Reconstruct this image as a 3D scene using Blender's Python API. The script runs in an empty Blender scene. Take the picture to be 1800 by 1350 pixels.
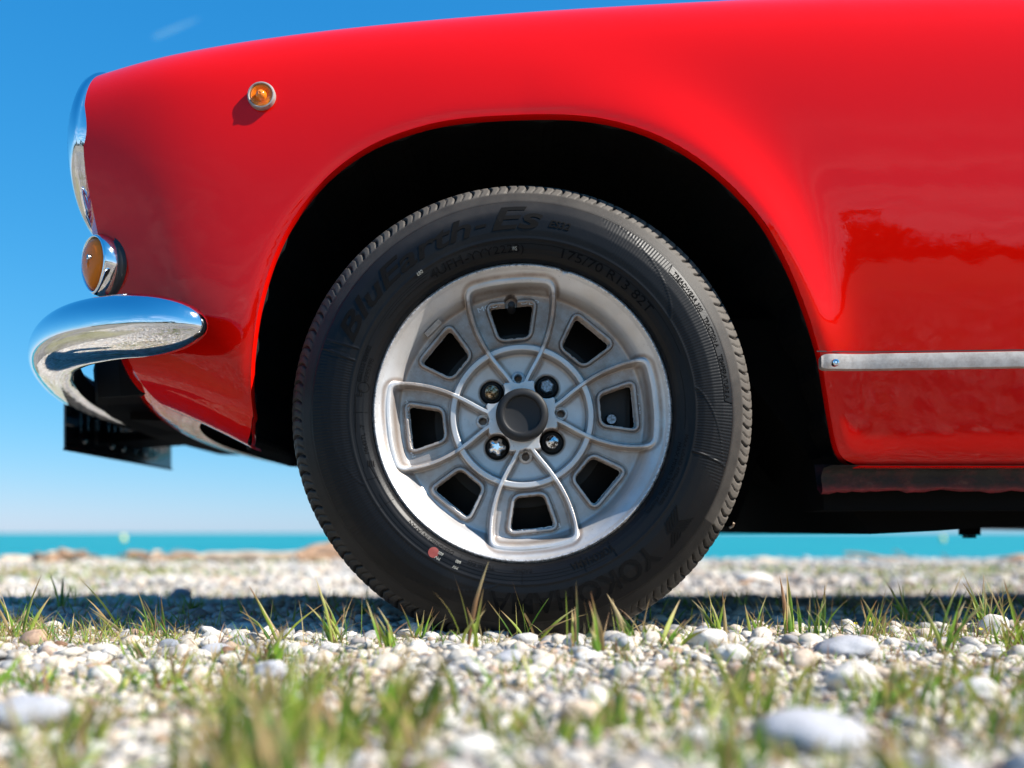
import bpy, bmesh, math, random
import numpy as np
from mathutils import Vector, Matrix, noise as mnoise
random.seed(7); rng = np.random.default_rng(7)
R = math.radians
C = bpy.context.scene.collection
sc = bpy.context.scene

# ------------------------------------------------------------------ camera
H = 0.1275                       # eye height over the gravel at the wheel
F = 1700.0                      # focal length in photograph pixels (1800 wide)
cam_d = bpy.data.cameras.new('camera'); cam = bpy.data.objects.new('camera', cam_d); C.objects.link(cam)
cam.location = (0, 0, H); cam.rotation_euler = (R(90), 0, 0)
cam_d.sensor_width = 36; cam_d.lens = 36 * F / 1800
cam_d.shift_y = 262 / 1800
cam_d.clip_start = 0.02; cam_d.clip_end = 60000
cam_d.dof.use_dof = True; cam_d.dof.focus_distance = 1.16; cam_d.dof.aperture_fstop = 2.6
sc.camera = cam

# ------------------------------------------------------------------ light
SUN = Vector((0.70, -0.215, 0.70)).normalized()      # towards the sun
elev = math.asin(SUN.z); azim = math.atan2(SUN.x, SUN.y)
w = bpy.data.worlds.new('World'); sc.world = w; w.use_nodes = True
nt = w.node_tree; nt.nodes.clear()
sky = nt.nodes.new('ShaderNodeTexSky'); sky.sky_type = 'NISHITA'; sky.sun_disc = False
sky.sun_elevation = elev; sky.sun_rotation = azim
sky.air_density = 1.0; sky.dust_density = 0.15; sky.ozone_density = 2.0; sky.altitude = 0
bg = nt.nodes.new('ShaderNodeBackground'); bg.inputs['Strength'].default_value = 0.072
out = nt.nodes.new('ShaderNodeOutputWorld')
# film-like grading of the sky colour, the same for every direction: deep clear blue
spc = nt.nodes.new('ShaderNodeSeparateColor'); cmb = nt.nodes.new('ShaderNodeCombineColor'); nt.links.new(sky.outputs[0], spc.inputs[0])
KS = .139
for ch_, (a_, p_) in enumerate(((.47, 1.5), (.70, .66), (1.0, .43))):
    m1 = nt.nodes.new('ShaderNodeMath'); m1.operation = 'MULTIPLY'; m1.inputs[1].default_value = KS; nt.links.new(spc.outputs[ch_], m1.inputs[0])
    m2 = nt.nodes.new('ShaderNodeMath'); m2.operation = 'POWER'; m2.inputs[1].default_value = p_; nt.links.new(m1.outputs[0], m2.inputs[0])
    m3 = nt.nodes.new('ShaderNodeMath'); m3.operation = 'MULTIPLY'; m3.inputs[1].default_value = a_ / KS; nt.links.new(m2.outputs[0], m3.inputs[0])
    nt.links.new(m3.outputs[0], cmb.inputs[ch_])
nt.links.new(cmb.outputs[0], bg.inputs[0]); nt.links.new(bg.outputs[0], out.inputs[0])
sd = bpy.data.lights.new('sun', 'SUN'); sd.energy = 5.0; sd.angle = R(0.53); sd.color = (1, 0.95, 0.87)
so = bpy.data.objects.new('sun', sd); C.objects.link(so); so.rotation_euler = SUN.to_track_quat('Z', 'Y').to_euler()
so.location = (8, -2, 8)
vs = sc.view_settings; vs.view_transform = 'Standard'; vs.look = 'None'; vs.exposure = 0.95; vs.gamma = 1
sc.display_settings.display_device = 'sRGB'
sc.cycles.max_bounces = 8; sc.cycles.caustics_reflective = False; sc.cycles.caustics_refractive = False

# ------------------------------------------------------------------ helpers
def P(x, y, Y):                 # a point seen at photograph pixel (x, y) when it stands Y metres away
    return Vector(((x - 900) / F * Y, Y, (937 - y) / F * Y + H))
def tag(o, label=None, cat=None, group=None, kind=None):
    if label: o['label'] = label
    if cat: o['category'] = cat
    if group: o['group'] = group
    if kind: o['kind'] = kind
    return o
def empty(name, loc=(0, 0, 0)):
    o = bpy.data.objects.new(name, None); C.objects.link(o); o.location = loc; o.empty_display_size = .05; return o
def link(name, me, m=None, parent=None):
    o = bpy.data.objects.new(name, me); C.objects.link(o)
    if m:
        for k in (m if isinstance(m, (list, tuple)) else [m]): me.materials.append(k)
    if parent:
        o.parent = parent
        root = parent
        M = Matrix.Identity(4)
        while root: M = Matrix.Translation(root.location) @ M; root = root.parent
        o.location = -M.to_translation()
    return o
def mk(name, verts, faces, m=None, parent=None, smooth=True, normals=None, sharp=None):
    """mesh from WORLD coordinates; parts get their offset to the parent subtracted"""
    me = bpy.data.meshes.new(name)
    v = np.asarray(verts, dtype=float)
    if isinstance(faces, np.ndarray): faces = faces.tolist()
    me.from_pydata(v.tolist(), [], faces); me.update()
    if smooth: me.polygons.foreach_set('use_smooth', [True] * len(me.polygons))
    if normals is not None: me.normals_split_custom_set_from_vertices(np.asarray(normals).tolist())
    if sharp is not None: me.set_sharp_from_angle(angle=R(sharp))
    return link(name, me, m, parent)
def from_bm(name, bm, m=None, parent=None, smooth=False, sharp=None):
    me = bpy.data.meshes.new(name); bm.to_mesh(me); bm.free()
    if smooth: me.polygons.foreach_set('use_smooth', [True] * len(me.polygons))
    if sharp is not None: me.set_sharp_from_angle(angle=R(sharp))
    return link(name, me, m, parent)
def grid_faces(n, m, closed_n=False, closed_m=False):
    i = np.arange(n if closed_n else n - 1); j = np.arange(m if closed_m else m - 1)
    I, J = np.meshgrid(i, j, indexing='ij'); I = I.ravel(); J = J.ravel(); I2 = (I + 1) % n; J2 = (J + 1) % m
    return np.stack([I * m + J, I2 * m + J, I2 * m + J2, I * m + J2], 1)
def sstep(a, b, x):
    t = np.clip((np.asarray(x, float) - a) / (b - a), 0, 1); return t * t * (3 - 2 * t)
def cspline(xk, yk, x):          # natural cubic spline, yk may be (n, ...)
    xk = np.asarray(xk, float); yk = np.asarray(yk, float); n = len(xk); h = np.diff(xk)
    sh = yk.shape; Yv = yk.reshape(n, -1)
    A = np.eye(n); B = np.zeros_like(Yv)
    for i in range(1, n - 1):
        A[i, i - 1] = h[i - 1]; A[i, i] = 2 * (h[i - 1] + h[i]); A[i, i + 1] = h[i]
        B[i] = 6 * ((Yv[i + 1] - Yv[i]) / h[i] - (Yv[i] - Yv[i - 1]) / h[i - 1])
    M = np.linalg.solve(A, B)
    x = np.asarray(x, float); k = np.clip(np.searchsorted(xk, x) - 1, 0, n - 2)
    dx = (x - xk[k])[:, None]; hk = h[k][:, None]
    r = (M[k] * (hk - dx) ** 3 + M[k + 1] * dx ** 3) / (6 * hk) + (Yv[k] / hk - M[k] * hk / 6) * (hk - dx) + (Yv[k + 1] / hk - M[k + 1] * hk / 6) * dx
    return r.reshape((len(x),) + sh[1:])
def seg_dist(px, py, poly, closed=False):   # distance of points to a polyline, and the index of the nearest segment
    poly = np.asarray(poly, float); best = np.full(px.shape, 1e9); nx = np.zeros_like(px); ny = np.zeros_like(px)
    n = len(poly)
    for i in range(n if closed else n - 1):
        a = poly[i]; b = poly[(i + 1) % n]; d = b - a; L = d @ d + 1e-18
        t = np.clip(((px - a[0]) * d[0] + (py - a[1]) * d[1]) / L, 0, 1)
        qx = a[0] + t * d[0]; qy = a[1] + t * d[1]; dd = np.hypot(px - qx, py - qy)
        k = dd < best; best[k] = dd[k]; nx[k] = qx[k]; ny[k] = qy[k]
    return best, nx, ny
def inside(px, py, poly):
    poly = np.asarray(poly, float); c = np.zeros(px.shape, bool); n = len(poly)
    for i in range(n):
        x1, y1 = poly[i]; x2, y2 = poly[(i + 1) % n]
        if y1 == y2: continue
        c ^= ((y1 > py) != (y2 > py)) & (px < (x2 - x1) * (py - y1) / (y2 - y1) + x1)
    return c

# ------------------------------------------------------------------ materials
def mat(name, base=(.5, .5, .5), rough=.5, metal=0, spec=.5, **kw):
    m = bpy.data.materials.new(name); m.use_nodes = True
    b = m.node_tree.nodes['Principled BSDF']
    b.inputs['Base Color'].default_value = (*base, 1); b.inputs['Roughness'].default_value = rough
    b.inputs['Metallic'].default_value = metal; b.inputs['Specular IOR Level'].default_value = spec
    for k, v in kw.items():
        if k in b.inputs: b.inputs[k].default_value = v
    return m
class N:                         # small wrapper for building node graphs
    def __init__(s, m): s.t = m.node_tree; s.b = s.t.nodes['Principled BSDF']
    def new(s, typ, **kw):
        n = s.t.nodes.new(typ)
        for k, v in kw.items():
            if k in n.inputs.keys(): n.inputs[k].default_value = v
            else: setattr(n, k, v)
        return n
    def L(s, a, b): s.t.links.new(a, b)
    def obj(s): return s.new('ShaderNodeTexCoord').outputs['Object']
    def noise(s, vec, scale, detail=4, rough=.5, dist=0):
        n = s.new('ShaderNodeTexNoise'); n.inputs['Scale'].default_value = scale; n.inputs['Detail'].default_value = detail
        n.inputs['Roughness'].default_value = rough; n.inputs['Distortion'].default_value = dist
        if vec is not None: s.L(vec, n.inputs['Vector'])
        return n.outputs['Fac']
    def ramp(s, fac, stops):
        r = s.new('ShaderNodeValToRGB'); e = r.color_ramp.elements
        while len(e) < len(stops): e.new(.5)
        for i, (p, c) in enumerate(stops):
            e[i].position = p; e[i].color = (*c, 1) if isinstance(c, (tuple, list)) else (c, c, c, 1)
        s.L(fac, r.inputs[0]); return r.outputs[0]
    def math(s, op, a, b=None, c=None, clamp=False):
        n = s.new('ShaderNodeMath'); n.operation = op; n.use_clamp = clamp
        for i, v in enumerate((a, b, c)):
            if v is None: continue
            if isinstance(v, (int, float)): n.inputs[i].default_value = v
            else: s.L(v, n.inputs[i])
        return n.outputs[0]
    def mix(s, fac, a, b, typ='MIX'):
        n = s.new('ShaderNodeMix'); n.data_type = 'RGBA'; n.blend_type = typ
        for sock, v in ((n.inputs[0], fac), (n.inputs[6], a), (n.inputs[7], b)):
            if isinstance(v, (int, float)): sock.default_value = v
            elif isinstance(v, tuple): sock.default_value = (*v, 1)
            else: s.L(v, sock)
        return n.outputs[2]
    def bump(s, h, strength=.5, dist=.001, chain=None):
        n = s.new('ShaderNodeBump'); n.inputs['Strength'].default_value = strength; n.inputs['Distance'].default_value = dist
        s.L(h, n.inputs['Height'])
        if chain: s.L(chain, n.inputs['Normal'])
        s.L(n.outputs[0], s.b.inputs['Normal']); return n.outputs[0]

M = {}
# car paint: deep red with a clear coat, slight orange peel, stone chips
m = mat('red_paint', (.66, .0035, .0012), .5, 0, .0); g = N(m); M['paint'] = m
g.b.inputs['Coat Weight'].default_value = .62; g.b.inputs['Coat Roughness'].default_value = .012; g.b.inputs['Coat IOR'].default_value = 1.5
oc = g.obj()
n1 = g.noise(oc, 260, 2); n2 = g.noise(oc, 14, 2)
bp = g.new('ShaderNodeBump'); bp.inputs['Strength'].default_value = .05; bp.inputs['Distance'].default_value = .0006
g.L(n1, bp.inputs['Height'])
bp2 = g.new('ShaderNodeBump'); bp2.inputs['Strength'].default_value = .24; bp2.inputs['Distance'].default_value = .003
g.L(n2, bp2.inputs['Height']); g.L(bp.outputs[0], bp2.inputs['Normal']); g.L(bp2.outputs[0], g.b.inputs['Coat Normal'])
chip = g.ramp(g.noise(oc, 420, 3, .7), [(.755, 0.0), (.77, 1.0)])
area = g.ramp(g.noise(oc, 7, 2), [(.52, 0.0), (.66, .8)])
c = g.mix(g.math('MULTIPLY', chip, area), (.66, .0035, .0012), (.75, .35, .3)); g.L(c, g.b.inputs['Base Color'])
M['dull_paint'] = m = mat('dull_red_paint', (.16, .012, .015), .6); g = N(m)
c = g.ramp(g.noise(g.obj(), 35, 6, .7), [(.48, (.004, .003, .003)), (.60, (.04, .005, .006)), (.74, (.10, .045, .03))]); spz = g.new('ShaderNodeSeparateXYZ'); g.L(g.obj(), spz.inputs[0])
low = g.ramp(g.math('ADD', spz.outputs['Z'], g.math('MULTIPLY', g.noise(g.obj(), 22, 4), .016)), [(.1895, 1.0), (.197, 0.0)])
c = g.mix(low, c, g.ramp(g.noise(g.obj(), 60, 5, .7), [(.4, (.10, .006, .010)), (.7, (.28, .018, .028))])); g.L(c, g.b.inputs['Base Color'])
g.bump(g.noise(g.obj(), 160, 4), .6, .003)
M['chrome'] = m = mat('chrome', (.82, .84, .87), .05, 1); g = N(m)
sc1 = g.noise(g.obj(), 90, 6, .8); g.L(g.ramp(sc1, [(.45, .035), (.8, .22)]), g.b.inputs['Roughness'])
g.bump(g.noise(g.obj(), 22, 2), .15, .002)
M['brushed'] = m = mat('brushed_aluminium', (.62, .62, .63), .55, .35); g = N(m)
mp = g.new('ShaderNodeMapping'); mp.inputs['Scale'].default_value = (1, 1, 40); g.L(g.obj(), mp.inputs[0])
g.bump(g.noise(mp.outputs[0], 30, 5), .15, .0008)
g.L(g.ramp(g.noise(g.obj(), 60, 5, .8), [(.35, (.27, .24, .22)), (.6, (.40, .375, .355))]), g.b.inputs['Base Color'])
M['amber'] = m = mat('amber_lens', (.95, .23, .01), .08, 0, .6, IOR=1.5); g = N(m)
g.b.inputs['Transmission Weight'].default_value = .15; g.b.inputs['Coat Weight'].default_value = .3
M['amber_matt'] = mat('amber_indicator_lens', (.90, .20, .012), .18, 0, .18)
M['amber_deep'] = mat('amber_bulb', (.85, .17, .005), .12, 0, .6)
M['gasket'] = mat('black_gasket', (.012, .012, .014), .45)
M['well'] = m = mat('undercoat', (.006, .006, .006), .8, 0, .2); g = N(m)
g.L(g.ramp(g.noise(g.obj(), 150, 5, .8), [(.62, (.006, .006, .006)), (.74, (.05, .045, .04))]), g.b.inputs['Base Color'])
g.bump(g.noise(g.obj(), 70, 5), .5, .004)
M['under'] = mat('underbody_black', (.004, .004, .004), .9, 0, .1)
M['plate'] = m = mat('number_plate_black', (.012, .012, .013), .10, 0, .6)
M['glass'] = mat('lamp_glass', (.9, .93, .95), .03, 0, .5, **{'Transmission Weight': .9})
M['rubber_trim'] = mat('rubber', (.02, .02, .02), .5)
M['tonneau'] = mat('black_vinyl', (.02, .02, .022), .6)
# wheel metal: cast alloy, silver lacquer with brake dust and corrosion; one attribute mixes settled dirt with shading painted on the dish floor
M['rim'] = m = mat('cast_alloy', (.55, .55, .56), .42, .52, .5); g = N(m)
oc = g.obj()
at = g.new('ShaderNodeAttribute'); at.attribute_name = 'dirt_shade'
nn = g.noise(oc, 55, 7, .75); spk = g.ramp(g.noise(oc, 330, 3, .7), [(.66, 0.0), (.74, 1.0)])
soft = g.ramp(g.noise(oc, 16, 4, .6), [(.35, (.54, .505, .475)), (.65, (.63, .615, .61))])
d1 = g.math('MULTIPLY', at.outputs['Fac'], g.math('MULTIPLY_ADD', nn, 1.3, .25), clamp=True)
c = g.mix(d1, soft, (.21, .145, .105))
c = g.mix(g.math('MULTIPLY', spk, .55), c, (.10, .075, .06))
at2 = g.new('ShaderNodeAttribute'); at2.attribute_name = 'lip'
ln = g.ramp(g.noise(oc, 240, 6, .85), [(.40, (.16, .13, .11)), (.52, (.55, .52, .5)), (.7, (.8, .79, .78))])
c = g.mix(at2.outputs['Fac'], c, ln); g.L(c, g.b.inputs['Base Color'])
g.L(g.ramp(nn, [(.3, .30), (.7, .52)]), g.b.inputs['Roughness'])
bb = g.bump(g.noise(oc, 500, 5), .12, .0006); g.bump(g.noise(oc, 120, 6, .8), .18, .0012, bb)
M['hub_metal'] = m = mat('bare_steel', (.30, .32, .36), .35, .9); g = N(m)
g.L(g.ramp(g.noise(g.obj(), 300, 5, .8), [(.4, (.10, .09, .08)), (.6, (.36, .38, .42))]), g.b.inputs['Base Color'])
M['rusty'] = m = mat('rusty_bolt', (.3, .2, .1), .4, .6); g = N(m)
g.L(g.ramp(g.noise(g.obj(), 330, 4, .7), [(.42, (.03, .018, .01)), (.5, (.32, .19, .07)), (.62, (.6, .55, .45))]), g.b.inputs['Base Color'])
M['worn'] = m = mat('worn_chrome', (.5, .5, .5), .25, .9); g = N(m)
g.L(g.ramp(g.noise(g.obj(), 240, 4, .7), [(.46, (.05, .04, .035)), (.5, (.75, .75, .76))]), g.b.inputs['Base Color'])
M['cap'] = m = mat('cap_plastic', (.016, .016, .017), .55, 0, .3); g = N(m); g.bump(g.noise(g.obj(), 900, 2), .15, .0003)
# tyre rubber with dust and, in sectors, fine radial ribs (arctan2 round the axle)
M['tyre'] = m = mat('tyre_rubber', (.02, .02, .021), .5, 0, .2); g = N(m)
oc = g.obj(); sp = g.new('ShaderNodeSeparateXYZ'); g.L(oc, sp.inputs[0])
ang = g.math('ARCTAN2', sp.outputs['Z'], sp.outputs['X']); rad = g.math('DIVIDE', g.math('SQRT', g.math('ADD', g.math('POWER', sp.outputs['X'], 2.0), g.math('POWER', sp.outputs['Z'], 2.0))), .96)
dz = g.new('ShaderNodeAttribute'); dz.attribute_name = 'dust_shade'; rz = g.new('ShaderNodeAttribute'); rz.attribute_name = 'ribs'
dn = g.noise(oc, 38, 6, .7); dn2 = g.noise(oc, 300, 3, .7)
dst = g.math('MULTIPLY', dz.outputs['Fac'], g.math('MULTIPLY_ADD', dn, 1.2, .25), clamp=True)
dst = g.math('ADD', dst, g.math('MULTIPLY', g.ramp(g.noise(oc, 9, 5, .65), [(.52, 0.0), (.75, 1.0)]), .05), clamp=True)
c = g.mix(dst, (.0045, .0045, .0052), (.145, .125, .105))
c = g.mix(g.ramp(dn2, [(.72, 0.0), (.78, .25)]), c, (.12, .11, .10)); g.L(c, g.b.inputs['Base Color'])
g.L(g.math('MULTIPLY_ADD', dst, .35, .40), g.b.inputs['Roughness'])
rib = g.math('SINE', g.math('MULTIPLY', ang, 400.0))
band = g.math('SINE', g.math('MULTIPLY', g.math('ADD', ang, g.math('MULTIPLY', rad, 14.0)), 700.0))
bandm = g.ramp(rad, [(.2565, 0.0), (.2575, 1.0), (.2695, 1.0), (.2705, 0.0)])
hh = g.math('ADD', g.math('MULTIPLY', rib, rz.outputs['Fac']), g.math('MULTIPLY', g.math('MULTIPLY', band, bandm), .35))
b1 = g.bump(hh, .24, .0005); g.bump(g.noise(oc, 420, 4), .15, .0006, b1)
M['tyre_letter'] = m = mat('tyre_lettering', (.003, .003, .0033), .85, 0, .12)
M['tyre_print'] = mat('tyre_paint_mark', (.32, .31, .27), .7)
M['red_dot'] = mat('faded_red_mark', (.20, .028, .022), .7)
M['disc'] = m = mat('brake_metal', (.03, .028, .027), .55, .5)

# stones
M['pebble'] = m = mat('pebble', (.5, .48, .45), .75, 0, .3); g = N(m)
oi = g.new('ShaderNodeObjectInfo'); oc = g.obj()
base = g.ramp(oi.outputs['Random'], [(0, (.74, .68, .58)), (.16, (.62, .53, .43)), (.30, (.80, .76, .69)), (.46, (.42, .41, .40)), (.56, (.30, .30, .31)), (.64, (.64, .58, .50)), (.78, (.70, .60, .48)), (.86, (.48, .31, .21)), (.93, (.70, .68, .65)), (1, (.30, .22, .18))])
v = g.ramp(g.noise(oc, 3.0, 5, .65), [(.3, .52), (.7, .95)])
g.L(g.mix(1.0, base, v, 'MULTIPLY'), g.b.inputs['Base Color'])
def stone_mat(name, c1, c2, sc_=18):
    m = mat(name, c1, .78, 0, .3); g = N(m); oc = g.obj()
    g.L(g.ramp(g.noise(oc, sc_, 7, .65, .5), [(.3, c2), (.62, c1)]), g.b.inputs['Base Color'])
    g.bump(g.noise(oc, 90, 6, .7), .35, .002); return m
M['st_white'] = stone_mat('pale_limestone', (.74, .70, .63), (.52, .48, .42))
M['st_grey'] = stone_mat('grey_limestone', (.44, .44, .46), (.30, .30, .32))
M['st_blue'] = stone_mat('blue_grey_stone', (.28, .30, .34), (.17, .18, .21))
M['st_tan'] = stone_mat('tan_stone', (.62, .50, .38), (.42, .32, .23))
M['st_brown'] = stone_mat('brown_stone', (.24, .13, .08), (.12, .07, .045))
# gravel sheet
M['gravel'] = m = mat('gravel_bed', (.5, .47, .42), .9, 0, .2); g = N(m)
oc = g.obj()
vo = g.new('ShaderNodeTexVoronoi'); vo.inputs['Scale'].default_value = 75; g.L(oc, vo.inputs['Vector'])
vo2 = g.new('ShaderNodeTexVoronoi'); vo2.inputs['Scale'].default_value = 24; g.L(oc, vo2.inputs['Vector'])
sepc = g.new('ShaderNodeSeparateColor'); g.L(vo.outputs['Color'], sepc.inputs[0])
c = g.ramp(sepc.outputs[0], [(0, (.30, .27, .24)), (.25, (.56, .51, .44)), (.5, (.66, .62, .55)), (.75, (.46, .44, .42)), (1, (.72, .69, .63))])
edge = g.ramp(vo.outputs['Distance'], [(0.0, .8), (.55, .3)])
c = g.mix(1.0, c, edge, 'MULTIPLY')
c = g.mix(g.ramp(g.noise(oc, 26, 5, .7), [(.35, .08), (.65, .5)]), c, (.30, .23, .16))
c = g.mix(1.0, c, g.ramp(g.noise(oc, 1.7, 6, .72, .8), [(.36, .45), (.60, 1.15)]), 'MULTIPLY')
patch = g.ramp(g.noise(oc, .55, 5, .6), [(.50, 0.0), (.62, .65)])
c = g.mix(patch, c, g.ramp(g.noise(oc, 40, 4), [(.3, (.16, .15, .05)), (.7, (.34, .30, .14))])); g.L(c, g.b.inputs['Base Color'])
b1 = g.bump(vo.outputs['Distance'], .8, -.006); g.bump(vo2.outputs['Distance'], .5, -.01, b1)
# grass
M['grass'] = m = mat('grass_blade', (.1, .16, .03), .5, 0, .4); g = N(m)
at = g.new('ShaderNodeAttribute'); at.attribute_name = 'col'; g.L(at.outputs['Color'], g.b.inputs['Base Color'])
tr = g.new('ShaderNodeBsdfTranslucent'); g.L(at.outputs['Color'], tr.inputs['Color'])
mx = g.new('ShaderNodeMixShader'); mx.inputs[0].default_value = .38
outn = [n for n in m.node_tree.nodes if n.type == 'OUTPUT_MATERIAL'][0]
g.L(g.b.outputs[0], mx.inputs[1]); g.L(tr.outputs[0], mx.inputs[2]); g.L(mx.outputs[0], outn.inputs[0])
M['petal'] = mat('yellow_petal', (.85, .60, .01), .6)
M['wood'] = m = mat('bleached_driftwood', (.5, .4, .3), .85, 0, .2); g = N(m)
mp = g.new('ShaderNodeMapping'); mp.inputs['Scale'].default_value = (1, 8, 8); g.L(g.obj(), mp.inputs[0])
g.L(g.ramp(g.noise(mp.outputs[0], 6, 6, .7), [(.35, (.24, .15, .10)), (.55, (.52, .42, .32)), (.7, (.68, .58, .46))]), g.b.inputs['Base Color'])
M['wood_brown'] = m = mat('brown_driftwood', (.3, .2, .12), .9, 0, .2); g = N(m)
g.L(g.ramp(g.noise(g.obj(), 14, 6, .7), [(.35, (.16, .09, .05)), (.6, (.40, .26, .17)), (.75, (.55, .42, .30))]), g.b.inputs['Base Color'])
M['sea'] = m = mat('sea_water', (.006, .22, .25), .35, 0, .3); g = N(m)
mp = g.new('ShaderNodeMapping'); mp.inputs['Scale'].default_value = (.25, 1, 1); g.L(g.obj(), mp.inputs[0])
g.L(g.ramp(g.noise(mp.outputs[0], .035, 5, .6), [(.35, (.006, .195, .220)), (.65, (.009, .245, .240))]), g.b.inputs['Base Color'])
g.bump(g.noise(mp.outputs[0], .9, 6, .65), .5, .5)
M['buoy'] = mat('yellow_buoy', (.8, .72, .25), .5)
M['contrail'] = m = mat('contrail', (.9, .95, 1), 1); m.node_tree.nodes['Principled BSDF'].inputs['Alpha'].default_value = .16
M['cloud'] = m = bpy.data.materials.new('thin_cloud'); m.use_nodes = True; nt_ = m.node_tree; g = N(m)
tr_ = g.new('ShaderNodeBsdfTransparent'); tl_ = g.new('ShaderNodeBsdfTranslucent'); tl_.inputs[0].default_value = (.9, .92, .95, 1); mxc = g.new('ShaderNodeMixShader')
mpc = g.new('ShaderNodeMapping'); mpc.inputs['Scale'].default_value = (.4, 1, 1); g.L(g.obj(), mpc.inputs[0])
spy = g.new('ShaderNodeSeparateXYZ'); g.L(g.obj(), spy.inputs[0]); fade = g.math('MULTIPLY_ADD', spy.outputs['Y'], -1 / 5000, -.35, clamp=True)
g.L(g.math('MULTIPLY', fade, g.ramp(g.noise(mpc.outputs[0], .0011, 9, .62, .6), [(.47, 0.0), (.68, .75)])), mxc.inputs[0]); g.L(tr_.outputs[0], mxc.inputs[1]); g.L(tl_.outputs[0], mxc.inputs[2])
g.L(mxc.outputs[0], [n for n in nt_.nodes if n.type == 'OUTPUT_MATERIAL'][0].inputs[0])
M['leaf'] = m = mat('dark_foliage', (.05, .075, .025), .8); g = N(m)
g.L(g.ramp(g.noise(g.obj(), .6, 4), [(.3, (.03, .05, .015)), (.7, (.10, .12, .04))]), g.b.inputs['Base Color'])

# ------------------------------------------------------------------ terrain
def ground_z(x, y):              # relative to the eye (world z = this + H)
    x = np.asarray(x, float); y = np.asarray(y, float)
    z = -H - .078 * sstep(1.35, 3.2, y) - 1.7 * sstep(6.4, 13.0, y) - 3.0 * sstep(12, 40, y)
    z = z + .018 * np.exp(-((y - 6.0) / .9) ** 2)
    amp = np.clip(.35 + .25 * np.abs(y), .35, 1.3)
    z = z + amp * (.005 * np.sin(x * 5.1 + 1.3) * np.cos(y * 6.3 + .4) + .004 * np.sin(x * 11.7 + y * 3.1) + .003 * np.cos(y * 14.3 - x * 6.7))
    z = z + .010 * np.exp(-((y - .98) / .10) ** 2) * (.6 + .4 * np.sin(x * 9))      # slight bank of gravel on this side of the wheel
    return z
def GZ(x, y): return float(ground_z(x, y)) + H
ys = np.concatenate([np.linspace(-60, -3, 30)[:-1], np.linspace(-3, .2, 40)[:-1], np.linspace(.2, 2.6, 200)[:-1], np.linspace(2.6, 8, 120)[:-1], np.linspace(8, 45, 40)])
xs = np.concatenate([-np.geomspace(80, 2.2, 40)[:-1], np.linspace(-2.2, 2.2, 260), np.geomspace(2.2, 80, 40)[1:]])
XX, YY = np.meshgrid(xs, ys, indexing='ij'); ZZ = ground_z(XX, YY)
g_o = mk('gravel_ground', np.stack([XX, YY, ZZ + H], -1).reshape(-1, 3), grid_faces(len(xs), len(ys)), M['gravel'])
tag(g_o, 'pale pebble beach ground under the car', kind='structure')
s_o = mk('sea', [(-30000, 9, -2.6 + H), (30000, 9, -2.6 + H), (30000, 40000, -2.6 + H), (-30000, 40000, -2.6 + H)], [(0, 1, 2, 3)], M['sea'])
tag(s_o, 'turquoise sea behind the beach', kind='structure')
ib = mk('inland_ground', [(-3000, -4000, -.02), (3000, -4000, -.02), (3000, -59, -.02), (-3000, -59, -.02)], [(0, 1, 2, 3)], M['gravel']); tag(ib, 'flat ground inland', kind='structure')
# ================================================================== THE CAR
YC = 1.935                        # centre line of the car
WS = .96                         # size of the wheel drawing below, radius .2905 -> .279 m
CX, CZ, YW = .0126 * WS, .147 * WS, 1.185 * WS   # axle (x, z relative to the eye) and the plane of the outer rim flange
car = empty('car', (CX, YC, 0))
tag(car, 'glossy red vintage convertible parked on the pebble beach, seen at its front wheel', 'car')

# ---- cross sections (Y, Z relative to the eye) of the near side, from the sill to the centre line
KX = [-.525, -.42, -.28, -.05, .40, 3.3]
SEC = [
 [(1.36,.158),(1.290,.160),(1.240,.174),(1.215,.203),(1.202,.245),(1.196,.32),(1.192,.40),(1.189,.46),(1.191,.52),(1.207,.562),(1.248,.594),(1.31,.603),(1.42,.575),(1.935,.60)],
 [(1.32,.122),(1.255,.127),(1.205,.148),(1.180,.186),(1.168,.238),(1.163,.315),(1.160,.39),(1.157,.46),(1.159,.53),(1.173,.580),(1.215,.618),(1.28,.636),(1.43,.625),(1.935,.65)],
 [(1.30,.078),(1.225,.085),(1.180,.110),(1.162,.157),(1.154,.225),(1.149,.305),(1.145,.385),(1.142,.465),(1.145,.54),(1.160,.598),(1.203,.642),(1.28,.665),(1.44,.665),(1.935,.695)],
 [(1.255,.076),(1.210,.078),(1.186,.098),(1.171,.145),(1.160,.210),(1.148,.290),(1.139,.375),(1.134,.460),(1.136,.540),(1.152,.605),(1.200,.655),(1.285,.682),(1.45,.695),(1.935,.725)],
 [(1.235,.082),(1.203,.0825),(1.188,.092),(1.176,.140),(1.162,.205),(1.146,.285),(1.134,.370),(1.128,.455),(1.129,.540),(1.146,.612),(1.196,.665),(1.285,.693),(1.45,.708),(1.935,.738)],
 [(1.235,.082),(1.203,.0825),(1.188,.092),(1.176,.140),(1.162,.205),(1.146,.285),(1.134,.370),(1.128,.455),(1.129,.540),(1.146,.612),(1.196,.665),(1.285,.693),(1.45,.708),(1.935,.738)]]
SEC = np.array(SEC); DY = np.interp(np.arange(6), [0, 1, 2, 5], [.004, .010, .015, .015]); SEC[:, :12, 0] += DY[:, None]; NT = 13 * 14 + 1; tt = np.linspace(0, 13, NT)
stn = np.concatenate([np.linspace(-.525, .72, 250)[:-1], np.linspace(.72, 1.9, 60)[:-1], np.linspace(1.9, 2.7, 130)[:-1], np.linspace(2.7, 3.12, 24)])
NX = len(stn)
cps = cspline(KX, SEC, np.minimum(stn, 3.3))
k_ = stn > .4; cps[k_] = SEC[4]
SY = np.zeros((NX, NT)); SZ = np.zeros((NX, NT))
for i in range(NX):
    q = cspline(np.arange(14), cps[i], tt); SY[i] = q[:, 0]; SZ[i] = q[:, 1]
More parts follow.
